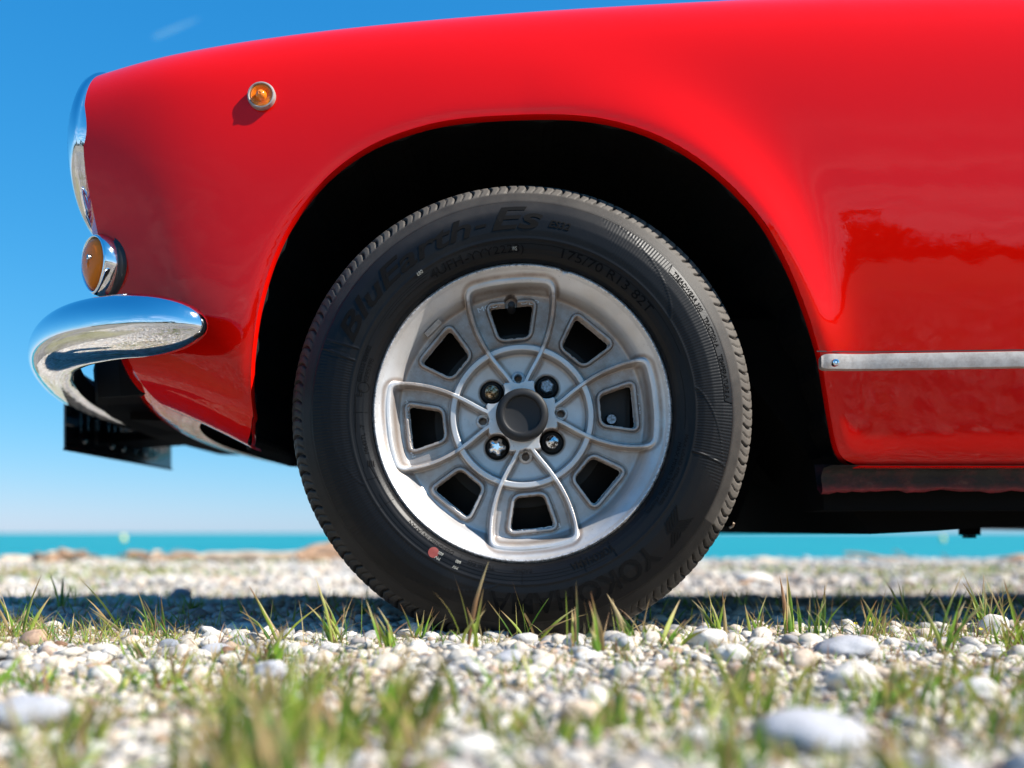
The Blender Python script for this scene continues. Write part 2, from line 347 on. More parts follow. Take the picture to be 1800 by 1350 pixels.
# crown height so that the skyline of the wing runs as it should
sil = np.array([(160,142),(173,137),(233,117),(300,102),(367,87),(433,75),(500,64),(600,51),(720,39),(850,27),(1000,16),(1250,2),(1400,-5),(1800,-20),(5000,-60)], float)
zoff = np.zeros(NX)
for i in range(NX):
    lo, hi = -.12, .12
    wgt = sstep(.30, .60, SZ[i])
    for _ in range(30):
        mid = (lo + hi) / 2; Zt = SZ[i] + mid * wgt
        k = np.argmax(Zt[60:] / SY[i][60:]) + 60
        xp = 900 + F * stn[i] / SY[i][k]; want = (937 - np.interp(xp, sil[:, 0], sil[:, 1])) / F
        if (Zt[k] / SY[i][k]) < want: lo = mid
        else: hi = mid
    zoff[i] = mid
ker = np.ones(31) / 31; zoff = np.convolve(np.pad(zoff, 15, 'edge'), ker, 'valid')
SZ = SZ + zoff[:, None] * sstep(.30, .60, SZ)
# the front edge of the wing leans back towards the bottom
XF = np.interp(tt, [0, 1, 2, 3, 4, 5, 6, 7, 9, 10, 13], [-.43, -.445, -.462, -.478, -.490, -.505, -.521, -.529, -.532, -.539, -.546])
XF = np.convolve(np.pad(XF, 12, 'edge'), np.ones(25) / 25, 'valid')
SX = np.repeat(stn[:, None], NT, 1).copy(); X0 = -.25
f = stn < X0
SX[f] = X0 + (stn[f, None] - X0) * (XF[None, :] - X0) / (-.525 - X0)
# plan view: the wing rounds in towards the nose
rnd = np.clip((-.30 - SX) / .25, 0, None) ** 2.2
SY = SY + .012 * rnd * sstep(8, 3, tt)[None, :]
# tail rounds in
SY = SY + .16 * np.clip((SX - 2.65) / .5, 0, None) ** 2 * sstep(12.5, 9, tt)[None, :]

# ---- wheel arch outline: photograph pixels of the lip, carried to the skin's own depth
AP = [(404,770),(425,757),(436,730),(436,700),(438,650),(444,600),(453,550),(466,500),(484,450),(506,405),(535,360),(572,316),(615,279),(665,249),(720,228),(780,213),(850,206),(930,204),(1000,207),(1060,217),(1120,236),(1180,266),(1240,309),(1295,362),(1340,420),(1378,482),(1408,542),(1432,600),(1447,640),(1459,690),(1471,740),(1483,780),(1500,803),(1530,814)]
AP = np.array(AP, float); AP[:, 1] += 13 * np.clip(1 - (AP[:, 1] - 204) / 220, 0, 1)
AP = cspline(np.arange(len(AP)), np.array(AP, float), np.linspace(0, len(AP) - 1, 260))
YL = 1.163
A = np.stack([(AP[:, 0] - 900) / F * YL, (937 - AP[:, 1]) / F * YL], 1)
A[:, 0] *= np.interp(np.arctan2(A[:, 1] - CZ, A[:, 0] - CX), [0, .4], [1.008, 1.0])
arch_poly = np.vstack([A, [(A[-1, 0], -.2), (A[0, 0] + .02, -.2)]])
th = np.linspace(math.pi * 1.10, -math.pi * .10, 90)
A2 = np.stack([2.29 + .335 * np.cos(th), .135 + .31 * np.sin(th)], 1)
arch2_poly = np.vstack([A2, [(A2[-1, 0], -.2), (A2[0, 0], -.2)]])

def flare(X, Z):
    d, nx, nz = seg_dist(X, Z, A)
    an = np.arctan2(nz - CZ, nx - CX)                     # 0 = behind the wheel, pi/2 = above, pi = in front
    amp = np.interp(an, [-.6, -.15, .12, .30, .65, 1.1, 1.57, 2.2, 2.7, 3.3], [0, .001, .005, .016, .024, .019, .010, .006, .005, .002])
    wdt = np.interp(an, [-.2, .3, .65, 1.1, 1.57, 2.2, 3.0], [.05, .056, .066, .095, .125, .12, .09])
    u = np.clip(d / wdt, 0, 1.6)
    h = np.exp(-(u / .60) ** 1.9)
    roll = np.exp(-(d / .006) ** 1.8)                       # the lip turns in again at its very edge
    d2, _, _ = seg_dist(X, Z, A2)
    return -amp * h + .0015 * roll - .015 * np.exp(-(d2 / .05) ** 2)
side = (SZ < .60)
fl = flare(SX, SZ) * sstep(.64, .55, SZ) * sstep(0.0, 2.0, tt)[None, :]
fl *= sstep(.05, .10, SZ)
SY = SY + fl
Pg = np.stack([SX, SY, SZ + H], -1)
du = np.gradient(Pg, axis=0); dv = np.gradient(Pg, axis=1)
Nn = np.cross(du, dv); Nn /= np.linalg.norm(Nn, axis=-1, keepdims=True) + 1e-12
s_ = np.sign(Nn[NX // 2, 90, 1]); Nn *= -s_                       # outwards = towards -Y on this side
gY_X = np.gradient(SY, axis=0) / (np.gradient(SX, axis=0) + 1e-9)
gY_Z = np.gradient(SY, axis=1) / (np.gradient(SZ, axis=1) + 1e-9)
ins = (inside(SX, SZ, arch_poly) | inside(SX, SZ, arch2_poly)) & (tt[None, :] < 9)
Fq = grid_faces(NX, NT); insf = ins.ravel()
allin = insf[Fq].all(1); anyin = insf[Fq].any(1)
Fq = Fq[~allin]; used = np.unique(Fq[insf[Fq].any(1)]); mv = used[insf[used]]
Pf = Pg.reshape(-1, 3).copy()
for poly in (A, A2):
    px, pz = Pf[mv, 0], Pf[mv, 2] - H
    d, nx, nz = seg_dist(px, pz, poly); ok = d < .03
    ids = mv[ok]; dX = nx[ok] - px[ok]; dZ = nz[ok] - pz[ok]
    Pf[ids, 1] += np.clip(gY_X.ravel()[ids] * dX + gY_Z.ravel()[ids] * dZ, -.01, .01); Pf[ids, 0] = nx[ok]; Pf[ids, 2] = nz[ok] + H
Nf = Nn.reshape(-1, 3)
def mirror(v): v = np.array(v); v[..., 1] = 2 * YC - v[..., 1]; return v
def lipY(X, Z):                   # depth of the skin at points near the arch
    out_ = []
    flat = Pf[mv]
    for x, z in zip(X, Z):
        k = np.argsort((flat[:, 0] - x) ** 2 + (flat[:, 2] - H - z) ** 2)[:3]; out_.append(flat[k, 1].mean())
    return np.array(out_)
def compact(v, nrm, fc):
    u, inv = np.unique(fc, return_inverse=True); return v[u], nrm[u], inv.reshape(fc.shape)
bv, bn, bf = compact(Pf, Nf, Fq)
nb = len(bv)
bn2 = bn.copy(); bn2[:, 1] *= -1
body = mk('body', np.vstack([bv, mirror(bv)]), np.vstack([bf[:, ::-1] if s_ > 0 else bf, (bf if s_ > 0 else bf[:, ::-1]) + nb]), M['paint'], car, normals=np.vstack([bn, bn2]))
# nose and tail: close the shell between the two sides
def cap(row, bulge, name):
    E = Pg[row]; nv = 40; V = []
    for a in np.linspace(0, 1, nv):
        y = E[:, 1] * (1 - a) + (2 * YC - E[:, 1]) * a
        x = E[:, 0] + bulge * (1 - (2 * a - 1) ** 2) ** .8 * np.clip(1 - (E[:, 1] - 1.19) / .75, 0, 1)
        V.append(np.stack([x, y, E[:, 2]], 1))
    return mk(name, np.array(V).reshape(-1, 3), grid_faces(nv, NT), M['paint'], car)
cap(0, -.13, 'nose_panel'); cap(-1, .10, 'tail_panel')

# ---- arch return lip, wheel housings
def housing(poly, depth_in, name):
    sm = poly[::2]; y0 = lipY(sm[:, 0], sm[:, 1])
    y0 = np.convolve(np.pad(y0, 4, 'edge'), np.ones(9) / 9, 'valid')
    cen = np.array([sm[:, 0].mean(), .15]); V = []; dirs = sm - cen; dirs /= np.linalg.norm(dirs, axis=1, keepdims=True)
    for off, dy in ((0, 0), (-.001, .003), (-.001, .009), (-.0005, .015)):
        V.append(np.stack([sm[:, 0] + dirs[:, 0] * off, y0 + dy, sm[:, 1] + dirs[:, 1] * off + H], 1))
    n = len(sm); mk(name + '_lip', np.array(V).reshape(-1, 3), grid_faces(4, n), M['paint'], car)
    V = []
    for off, dy in ((-.0005, .015), (.0015, .019), (.02, .06), (.03, .12), (.03, depth_in)):
        lump = .004 * np.sin(np.arange(n) * .9) if off > 0 else 0
        V.append(np.stack([sm[:, 0] + dirs[:, 0] * (off + lump), y0 * 0 + np.maximum(y0 + dy, 1.1) if dy < .3 else y0 * 0 + 1.62, sm[:, 1] + dirs[:, 1] * (off + lump) + H], 1))
    V = np.array(V); fcs = grid_faces(5, n).tolist()
    c0 = 4 * n; fcs.append(list(range(c0, c0 + n)))
    mk(name, V.reshape(-1, 3), fcs, M['well'], car, smooth=False)
housing(A, .45, 'wheel_housing'); housing(A2, .45, 'wheel_housing')

# ---- box builder from a prism outline
def prism(name, pts, y0, y1, m, parent, bevel=0):
    """pts = (X, Z rel) outline, extruded in Y"""
    bm = bmesh.new(); vs0 = [bm.verts.new((x, y0, z + H)) for x, z in pts]; f0 = bm.faces.new(vs0)
    r = bmesh.ops.extrude_face_region(bm, geom=[f0]); bmesh.ops.translate(bm, verts=[e for e in r['geom'] if isinstance(e, bmesh.types.BMVert)], vec=(0, y1 - y0, 0))
    bmesh.ops.recalc_face_normals(bm, faces=bm.faces)
    if bevel: bmesh.ops.bevel(bm, geom=bm.edges[:], offset=bevel, segments=2, profile=.6, affect='EDGES')
    return from_bm(name, bm, m, parent)
def box(name, x0, x1, y0, y1, z0, z1, m, parent, bevel=0):
    return prism(name, [(x0, z0), (x1, z0), (x1, z1), (x0, z1)], y0, y1, m, parent, bevel)
# underbody: floor pan, engine bay floor, front valance
def zx(x, y, Y): p = P(x, y, Y); return (p.x, p.z - H)
ub = [zx(1230, 938, 2.6), zx(1292, 935, 2.6), zx(1330, 932, 2.6), zx(1400, 929.5, 2.6), zx(1480, 926, 2.6), zx(1560, 923, 2.6), zx(1640, 926.5, 2.6), zx(1720, 930.5, 2.6), zx(1800, 932, 2.6), (1.55, .006), (2.9, .03), (2.9, .3), (.3, .3), zx(1200, 700, 1.75)]
prism('floor_pan', ub, 1.36, 2.6, M['under'], car)
prism('engine_bay_floor', [(-.60, .178), (-.50, .176), (-.42, .150), (-.30, .112), (-.16, .085), (-.10, .03), (.05, .012), (.35, .010), (.45, .30), (-.60, .33)], 1.52, 2.5, M['under'], car)
# front valance behind the bumper: ribbon across the car
V = []; path = [(-.47, 1.25), (-.53, 1.30), (-.59, 1.37), (-.628, 1.45), (-.650, 1.56), (-.655, 1.72), (-.655, YC)]
path += [(x, 2 * YC - y) for x, y in path[-2::-1]]
for x, y in path:
    k = abs(y - YC) / .65
    zb_ = .1745 + .018 * float(sstep(.30, .75, k)) - .012 * float(sstep(.85, 1.05, k)); V.append([(x + .05, y, .250 + H), (x, y, .245 + H), (x + .004, y, zb_ + H), (x + .02, y, zb_ - .001 + H), (x + .12, y, zb_ + .004 + H)])
mk('front_valance', np.array(V).reshape(-1, 3), grid_faces(len(path), 5), M['under'], car, smooth=False)
# hanging fasteners under the floor
hb = box('drain_bracket', .752, .776, 1.60, 1.63, -.0035, .02, M['under'], car, .001)
box('drain_foot', .756, .771, 1.605, 1.625, -.0085, -.0036, M['under'], hb, .001)
# sill flange below the panel: ragged, underseal over dull red
nfl = 90; V = []
for i in range(nfl):
    x = .397 + (1.95 - .397) * (i / (nfl - 1)) ** 1.6; e = math.exp(-(x - .397) / .02)
    j = mnoise.noise(Vector((x * 30, 0, 0))) * .004 + mnoise.noise(Vector((x * 90, 3, 0))) * .002
    V.append([(x, 1.200, .0845 + H), (x, 1.232 + j, .083 + H), (x, 1.243 + j, .072 + H), (x, 1.236 - j, .058 - .004 * e + j * .8 + H), (x, 1.243, .0535 - .004 * e + j + H), (x, 1.258, .057 + H), (x, 1.27, .09 + H)])
mk('sill_flange', np.array(V).reshape(-1, 3), grid_faces(nfl, 7), M['dull_paint'], car)
box('inner_sill', .41, 1.95, 1.272, 1.37, .03, .10, M['under'], car)

# ---- chrome trim strip with its rivet
sx0, sx1 = .372, 1.95; V = []
def skinY(x, z):
    i = np.argmin(abs(stn - x)); j = np.argmin(abs(SZ[i][:120] - z)); return SY[i, j]
rows = 60
for i in range(rows):
    x = sx0 + (sx1 - sx0) * (i / (rows - 1)) ** 2
    e = min(1, (x - sx0) / .009); e = math.sqrt(max(0, 1 - (1 - e) ** 2)) * .45 + .55
    zc = .2065 + .004 * min(1, (x - sx0) / .25); hz = .0100 * e
    y = skinY(x, zc); d = .0055
    prof = [(-1, .004), (-1, -d * .55), (-.86, -d), (-.3, -d * 1.12), (.3, -d * 1.12), (.86, -d), (1, -d * .5), (1, .004)]
    V.append([(x, y + dy + (-.004 if False else 0) + (skinY(x, zc) - skinY(x, zc)), zc + hz * a + H) for a, dy in prof])
nV = len(V); fcs = grid_faces(nV, 8).tolist(); fcs.append(list(range(8)))
trim = mk('trim_strip', np.array(V).reshape(-1, 3), fcs, M['brushed'], car, sharp=35)
def lathe(name, prof, org, axis, m, parent, seg=48, smooth=True, sharp=40, closed=False):
    """prof = (r, h) with h along axis from org (world)"""
    axis = Vector(axis).normalized(); q = axis.to_track_quat('Z', 'Y'); V = []
    for r_, h_ in prof:
        for k in range(seg):
            a = 2 * math.pi * k / seg; V.append(Vector(org) + q @ Vector((r_ * math.cos(a), r_ * math.sin(a), h_)))
    fcs = grid_faces(len(prof), seg, closed_n=closed, closed_m=True).tolist()
    return mk(name, [tuple(v) for v in V], fcs, m, parent, smooth, sharp=sharp)
rv = P(1469, 637, 1.153)
lathe('rivet', [(.0001, .0028), (.0016, .0028), (.0018, .0012), (.0022, .0034), (.0038, .0030), (.0046, .0008), (.0046, -.003)], rv - Vector((0, -.0015, 0)), (0, -1, 0), M['chrome'], trim, 24)
# panel seam just above the strip
V = []
for x in np.linspace(.3665, 1.95, 60):
    z = .2185 + .0035 * min(1, (x - .357) / .25); y = skinY(x, z) - .0006
    V.append([(x, y, z - .0007 + H), (x, y, z + .0007 + H)])
mk('panel_seam', np.array(V).reshape(-1, 3), grid_faces(60, 2), M['gasket'], car)

# ---- side marker lamp
def skin_at(xp, yp):
    Y = 1.15
    for _ in range(12):
        p = P(xp, yp, Y); dd = (Pg[:, :150, 0] - p.x) ** 2 + (Pg[:, :150, 2] - p.z) ** 2
        k = np.unravel_index(np.argmin(dd), dd.shape); Y = SY[k]
    return P(xp, yp, Y), Vector(Nn[k])
mp_, mn_ = skin_at(461, 171)
if mn_.y > 0: mn_ = -mn_
mn_ = (mn_ + Vector((0, -.8, 0))).normalized()
mk_l = empty('side_marker', mp_); mk_l.parent = car; mk_l.location = mp_ - Vector(car.location)
lathe('bezel', [(.0148, -.004), (.0166, -.003), (.0168, .0045), (.0160, .0066), (.0146, .0070), (.0138, .0058), (.0136, .003)], mp_, mn_, M['brushed'], mk_l, 48)
lathe('lens', [(.0001, .0100), (.0016, .0112), (.0046, .0098), (.0058, .0075), (.0068, .0046), (.0078, .0040), (.0086, .0052), (.0094, .0046), (.0102, .0056), (.011, .0050), (.0118, .0058), (.0128, .0054), (.0137, .0050), (.0138, .001)], mp_, mn_, M['amber'], mk_l, 48, sharp=60)
lathe('bulb', [(.0001, .0070), (.003, .0062), (.0045, .003), (.0045, -.001)], mp_, mn_, M['amber_deep'], mk_l, 24)
lathe('reflector', [(.0001, -.0005), (.0137, -.0005)], mp_, mn_, M['amber_deep'], mk_l, 24)

# ---- headlamp bezel and lens
hc = Vector((-.527, 1.300, .4955 + H))
rad_h = .1115
hl = empty('headlight', hc); hl.parent = car; hl.location = hc - car.location
q_ = [(.1080, -.010), (.1085, .004), (.1105, .0065), (.1118, .009), (.1112, .013), (.108, .019), (.102, .0235), (.095, .025), (.090, .023), (.088, .016), (.087, .0)]
bz = lathe('bezel', q_, hc, (-1, 0, .06), M['chrome'], hl, 128, sharp=50)
lathe('gasket', [(.1075, -.012), (.1078, -.002), (.107, .0035), (.105, .0065)], hc, (-1, 0, .06), M['gasket'], hl, 96)
lathe('lens', [(.0001, .034), (.03, .032), (.06, .026), (.08, .018), (.0875, .010)], hc, (-1, 0, .06), M['glass'], hl, 64)
lathe('reflector', [(.0001, -.04), (.04, -.03), (.07, -.005), (.087, .012)], hc, (-1, 0, .06), M['chrome'], hl, 64)
hl2 = hl.copy(); C.objects.link(hl2); hl2.parent = car; hl2.location = hl.location.copy(); hl2.location.y *= -1
for ch in list(hl.children):
    c_ = ch.copy(); C.objects.link(c_); c_.parent = hl2

# ---- front indicator on the corner of the wing
tc = P(197, 471, 1.215); tn = Vector((-.64, -.77, -.02)).normalized()
ts = empty('turn_signal', tc); ts.parent = car; ts.location = tc - car.location
tu = Vector((0, 0, 1)); tu = (tu - tn * tu.dot(tn)).normalized(); tv = tn.cross(tu).normalized()   # tv: across
if tv.y > 0: tv = -tv                                                   # towards the camera side
def egg(sc_, h, n=64, du_=0, dv_=0):
    o_ = []
    for k in range(n):
        a = 2 * math.pi * k / n; ca, sa = math.cos(a), math.sin(a)
        uu = .0365 * sa * sc_; vv = .030 * ca * (1 - .22 * max(0, -sa) ** 1.5 + .05 * sa) * sc_
        o_.append(tuple(tc + tu * (uu + du_) + tv * (vv + dv_) + tn * h))
    return o_
def egg_loft(name, rings, m, cap_=False, sharp=None):
    V = sum([egg(*r_) for r_ in rings], []); fcs = grid_faces(len(rings), 64, closed_m=True).tolist()
    if cap_: fcs.append(list(range((len(rings) - 1) * 64, len(rings) * 64)))
    return mk(name, V, fcs, m, ts, sharp=sharp)
egg_loft('gasket', [(1.14, -.04), (1.20, -.012), (1.20, .002), (1.14, .008), (1.02, .008)], M['gasket'])
egg_loft('bezel', [(1.02, .002), (1.05, .006), (1.05, .016), (1.01, .023), (.95, .026), (.90, .024), (.88, .018), (.88, .006)], M['chrome'])
egg_loft('lens', [(.885, .010), (.885, .022), (.84, .0255), (.70, .0285), (.45, .0305), (.2, .0315), (.02, .032)], M['amber_matt'], True)
egg_loft('reflector', [(.88, .007), (.5, .002), (.02, .001)], M['amber_deep'], True)
lathe('screw', [(.0001, .0350), (.0030, .0345), (.0034, .031), (.0034, .026)], tc + tv * .006 + tu * .006, tn, M['worn'], ts, 16)

# ---- bumper: rounded blade swept round the front
bp_ = [(-.351, 1.114), (-.360, 1.108), (-.39, 1.100), (-.425, 1.102), (-.465, 1.114), (-.515, 1.140), (-.560, 1.185), (-.598, 1.25), (-.640, 1.35), (-.69, 1.51), (-.725, 1.70), (-.735, YC)]
bp_ = np.array(bp_); full = np.vstack([bp_, mirror(np.c_[bp_, np.zeros(len(bp_))])[::-1][1:, :2]]); full[:len(bp_)] = bp_
full[len(bp_):, 0] = bp_[::-1][1:, 0]; full[len(bp_):, 1] = 2 * YC - bp_[::-1][1:, 1]
L_ = np.r_[0, np.cumsum(np.hypot(*np.diff(full, axis=0).T))]; tot = L_[-1]
half = tot / 2; ss = np.r_[0, np.geomspace(.0015, half, 120)]; ss = np.r_[ss, tot - ss[::-1][1:]]
pc = cspline(L_, full, ss); tg = np.gradient(pc, axis=0); tg /= np.linalg.norm(tg, axis=1, keepdims=True)
ends = np.minimum(ss, tot - ss); V = []
fi = np.r_[np.linspace(115, -115, 44)]
for i in range(len(ss)):
    e = ends[i]; k = math.sqrt(max(0, 1 - (1 - min(1, e / .10)) ** 2.3))
    hh = .0025 + k * (.0325 - .005 * float(sstep(.14, .30, e))); dd = .002 + k * .026 * (1 - .1 * float(sstep(.1, .3, e)))
    nrm = np.array([tg[i, 1], -tg[i, 0]]);
    if (pc[i] - np.array([.3, YC])) @ nrm < 0: nrm = -nrm
    zc = .2375 - .0095 * float(sstep(.10, .32, e)) ; row = []
    for a in fi:
        ca, sa = math.cos(R(a)), math.sin(R(a))
        o = dd * (abs(ca) ** .9 * (1 if ca > 0 else -1)) ; z = hh * abs(sa) ** .95 * (1 if sa > 0 else -1)
        if sa < 0: o -= .010 * k * (1 - ca) * (1 if ca > 0 else 1)        # underside sweeps back
        row.append((pc[i, 0] + nrm[0] * o, pc[i, 1] + nrm[1] * o, zc + z + H))
    # lower lip turning in under the blade
    lx = .006 * k + .001
    row.append((pc[i, 0] - nrm[0] * (dd * .42 + .012 * k + lx), pc[i, 1] - nrm[1] * (dd * .42 + .008 * k + lx), zc - hh * .80 + H))
    V.append(row)
nr_ = len(V[0]); fcs = grid_faces(len(V), nr_).tolist(); fcs.append(list(range(nr_)))
bumper = mk('bumper', np.array(V).reshape(-1, 3), fcs, M['chrome'], car)
# its dark inner side
V2 = [[(np.array(r_[0]) + np.array([0, .0, -.001])), np.array(r_[0]) + (np.array(r_[-1]) - np.array(r_[0])) * .5 + np.array([.012, .012, 0]) * (1 if V[i][0][1] < YC else .0), np.array(r_[-1]) + np.array([0, 0, .0012])] for i, r_ in enumerate(V) if ends[i] > .05]
mk('bumper_back', np.array(V2).reshape(-1, 3), grid_faces(len(V2), 3), M['under'], bumper, smooth=False)
for yy in (1.62, 2.25):
    prism('bumper_bracket', [(-.71, .22), (-.55, .22), (-.55, .25), (-.71, .25)], yy - .03, yy + .03, M['under'], bumper)

# ---- number plate seen from behind
px0 = -.773; zb = (937 - 790) / F * 1.675
pl = box('number_plate', px0 - .0035, px0, 1.675, 2.195, zb, zb + .110, M['plate'], car)
for (yc_, wd_) in ((1.745, .038), (1.80, .010), (1.865, .036), (1.92, .034), (1.985, .012), (2.04, .036), (2.10, .036)):
    Vv = []; n = 28
    for r_o in (1, .9, .72, .62):
        for k in range(n):
            a = 2 * math.pi * k / n; ca, sa = math.cos(a), math.sin(a); sg = lambda v: (1 if v > 0 else -1)
            Vv.append((px0 + (.0002 if r_o in (1, .62) else .0013), yc_ + wd_ / 2 * r_o * abs(ca) ** .7 * sg(ca), zb + .055 + (.038 - (1 - r_o) * wd_ * .5) * abs(sa) ** .7 * sg(sa) + H))
    mk('embossed_character', Vv, grid_faces(4, n, closed_m=True), M['plate'], pl)
fr = [(1.6735, zb - .0015), (2.1965, zb - .0015), (2.1965, zb + .0015), (1.6735, zb + .0015)]
mk('plate_edge', [(px0 + .0022, y, z + H) for y, z in fr] + [(px0 - .004, y, z + H) for y, z in fr], [(0, 1, 2, 3), (7, 6, 5, 4), (0, 4, 5, 1), (1, 5, 6, 2), (2, 6, 7, 3), (3, 7, 4, 0)], M['under'], pl, smooth=False)
prism('plate_bracket', [(px0 + .001, .175), (-.62, .185), (-.62, .195), (px0 + .001, .195)], 1.86, 2.0, M['under'], car)

# ---- cockpit, windscreen, tonneau (outside the picture, they throw the shadow)
zt = .745
V = []
for x in (.98, 1.05, 1.9, 2.05): V.append([(x, y, (zt + .012 + .01 * math.cos((y - YC) * 2.6)) + H) for y in np.linspace(1.42, 2.45, 12)])
mk('tonneau_cover', np.array(V).reshape(-1, 3), grid_faces(4, 12), M['tonneau'], car)
def tube(name, pts, r_, m, parent, n=10, taper=None):
    pts = [Vector(p) for p in pts]; V = []; prev = None
    for i, p in enumerate(pts):
        t = (pts[min(i + 1, len(pts) - 1)] - pts[max(i - 1, 0)]).normalized()
        a = prev or (t.orthogonal().normalized()); a = (a - t * a.dot(t)).normalized(); b = t.cross(a); prev = a
        rr = r_ if taper is None else r_ * taper[i]
        for k in range(n):
            w_ = 2 * math.pi * k / n; V.append(tuple(p + a * (rr * math.cos(w_)) + b * (rr * math.sin(w_))))
    fcs = grid_faces(len(pts), n, closed_m=True).tolist(); fcs += [list(range(n))[::-1], list(range((len(pts) - 1) * n, len(pts) * n))]
    return mk(name, V, fcs, m, parent)
ws = tube('windscreen_frame', [(.78, 1.36, .70 + H), (.98, 1.42, .98 + H), (1.0, 1.5, 1.0 + H), (.98, YC, 1.02 + H), (1.0, 2.37, 1.0 + H), (.98, 2.45, .98 + H), (.78, 2.51, .70 + H)], .012, M['chrome'], car)
mk('windscreen_glass', [(.79, 1.37, .71 + H), (.74, YC, .74 + H), (.79, 2.50, .71 + H), (.98, 2.43, .98 + H), (.97, YC, 1.01 + H), (.98, 1.43, .98 + H)], [(0, 1, 4, 5), (1, 2, 3, 4)], M['glass'], ws)

# ================================================================== WHEEL
def text_faces(s, size=1.0, bold=0.0, shear=0.0, ext=.02, step=.12, space=1.0):
    cu = bpy.data.curves.new('t', 'FONT'); cu.body = s; cu.size = size; cu.offset = bold * size; cu.shear = shear; cu.extrude = ext; cu.resolution_u = 3
    cu.space_character = space; cu.align_x = 'LEFT'
    o = bpy.data.objects.new('t', cu); C.objects.link(o); bpy.context.view_layer.update()
    me = o.to_mesh(); bm = bmesh.new(); bm.from_mesh(me); o.to_mesh_clear(); bpy.data.objects.remove(o); bpy.data.curves.remove(cu)
    xs_ = [v.co.x for v in bm.verts]; x0, x1 = min(xs_), max(xs_)
    k = x0 + step * size
    while k < x1:
        bmesh.ops.bisect_plane(bm, geom=bm.verts[:] + bm.edges[:] + bm.faces[:], plane_co=(k, 0, 0), plane_no=(1, 0, 0)); k += step * size
    for yk in (.2, .4, .6): bmesh.ops.bisect_plane(bm, geom=bm.verts[:] + bm.edges[:] + bm.faces[:], plane_co=(0, yk * size, 0), plane_no=(0, 1, 0))
    bmesh.ops.triangulate(bm, faces=[f_ for f_ in bm.faces if len(f_.verts) > 4])
    V = np.array([v.co[:] for v in bm.verts]); bm.verts.index_update(); Fc = [[v.index for v in f_.verts] for f_ in bm.faces]; bm.free()
    V[:, 0] -= x0; return V, Fc, x1 - x0
# tyre section: (radius, height in front of the rim flange plane)
TP = [(.176, -.020), (.1795, -.016), (.1835, -.006), (.1850, .0005), (.1875, .006), (.192, .0100), (.198, .0128), (.2075, .0150), (.2090, .0162), (.2105, .0155), (.220, .0168), (.232, .0160), (.244, .0128), (.2530, .0085), (.2562, .0070), (.2570, .0055), (.2585, .0048), (.2695, -.0025), (.2705, -.0040), (.2715, -.0038), (.2765, -.0080), (.2815, -.0130), (.2858, -.0200), (.2885, -.0285), (.2897, -.040), (.2903, -.052)]
TP = np.array(TP); Lp = np.r_[0, np.cumsum(np.hypot(*np.diff(TP, axis=0).T))]
su = np.linspace(0, Lp[-1], 120); TPs = np.stack([np.interp(su, Lp, TP[:, 0]), np.interp(su, Lp, TP[:, 1])], 1)
def tyre_h(r_): return np.interp(r_, TP[:24, 0], TP[:24, 1])
back = np.array([(.2905, -.058), (.2868, -.0583), (.2868, -.068), (.2905, -.0683), (.2905, -.085), (.287, -.0853), (.287, -.095), (.2905, -.0953), (.2903, -.120), (.288, -.140), (.280, -.155), (.262, -.166), (.235, -.172), (.205, -.168), (.185, -.158), (.178, -.15)])
TPs = np.vstack([TPs, back]); ns = len(TPs)
nth = 78 * 16; thv = np.linspace(0, 2 * math.pi, nth, endpoint=False)
nrmP = np.gradient(TPs, axis=0); nrmP = np.stack([nrmP[:, 1], -nrmP[:, 0]], 1); nrmP /= np.linalg.norm(nrmP, axis=1, keepdims=True) + 1e-9
nrmP *= np.sign(nrmP[60, 1])            # pointing out of the front face
rr_ = TPs[:, 0][:, None]; hh_ = TPs[:, 1][:, None]
u_s = np.clip((rr_ - .2705) / (.2885 - .2705), 0, 1.2); deep = np.clip((-hh_ - .022) / .03, 0, 1.5)
front = (np.arange(ns) < 118)[:, None]
P78 = 2 * math.pi / 78
curve_ = .16 * P78 * (u_s + deep) + .18 * P78 * np.sin((u_s + deep) * 3.2)
ph = ((thv[None, :] + curve_) / P78) % 1.0
wide = sstep(-.02, .15, u_s) * (1 - .35 * sstep(.8, 1.15, u_s)) * (np.exp(-((ph - .5) / .062) ** 4))
sipe = sstep(-.02, .12, u_s) * np.exp(-(((ph + .5) % 1 - .5 - .03 * np.sin(u_s * 6)) / .030) ** 2)
edge_in = sstep(.2708, .2728, rr_); wide = wide * edge_in; sipe = sipe * edge_in
gro = (.0042 * wide + .0024 * sipe) * front
# shallow mould lines on the side wall
lines = .0005 * (np.exp(-((rr_ - .2105) / .0006) ** 2) + .8 * np.exp(-((rr_ - .1925) / .0005) ** 2) - 0.9 * np.exp(-((rr_ - .2575) / .0006) ** 2))
gro = gro - lines * (np.arange(ns) < 90)[:, None]
rad_ = rr_ - gro * nrmP[:, 0][:, None]; hei = hh_ - gro * nrmP[:, 1][:, None]
# curved borders of the ribbed sectors, in polar form
Wx = rad_ * np.cos(thv)[None, :]; Wz = rad_ * np.sin(thv)[None, :]
def rot_sector(r_, a, a0, a1, b0, b1):      # between the borders running a0->a1 (inner->outer) and b0->b1
    k = np.clip((r_ - .2105) / (.2565 - .2105), 0, 1); lo = a0 + (a1 - a0) * k; hi = b0 + (b1 - b0) * k
    return ((a - lo) % 360 < (hi - lo) % 360)
adeg = np.degrees(thv)[None, :] % 360; inr = (rr_ > .2105) & (rr_ < .2565)
sec1 = rot_sector(rr_, adeg, -12, -22, 32, 63) & inr          # right hand sector
sec2 = rot_sector(rr_, adeg, 163, 158, 238, 214) & inr         # left hand sector
ribs = (sec1 | sec2) * 1.0
sec1b = (rot_sector(rr_, adeg, 32, 63, 58, 68) | rot_sector(rr_, adeg, -14, -22, 8, -12)) & inr
ribs = np.maximum(ribs * .9, sec1b * .3)
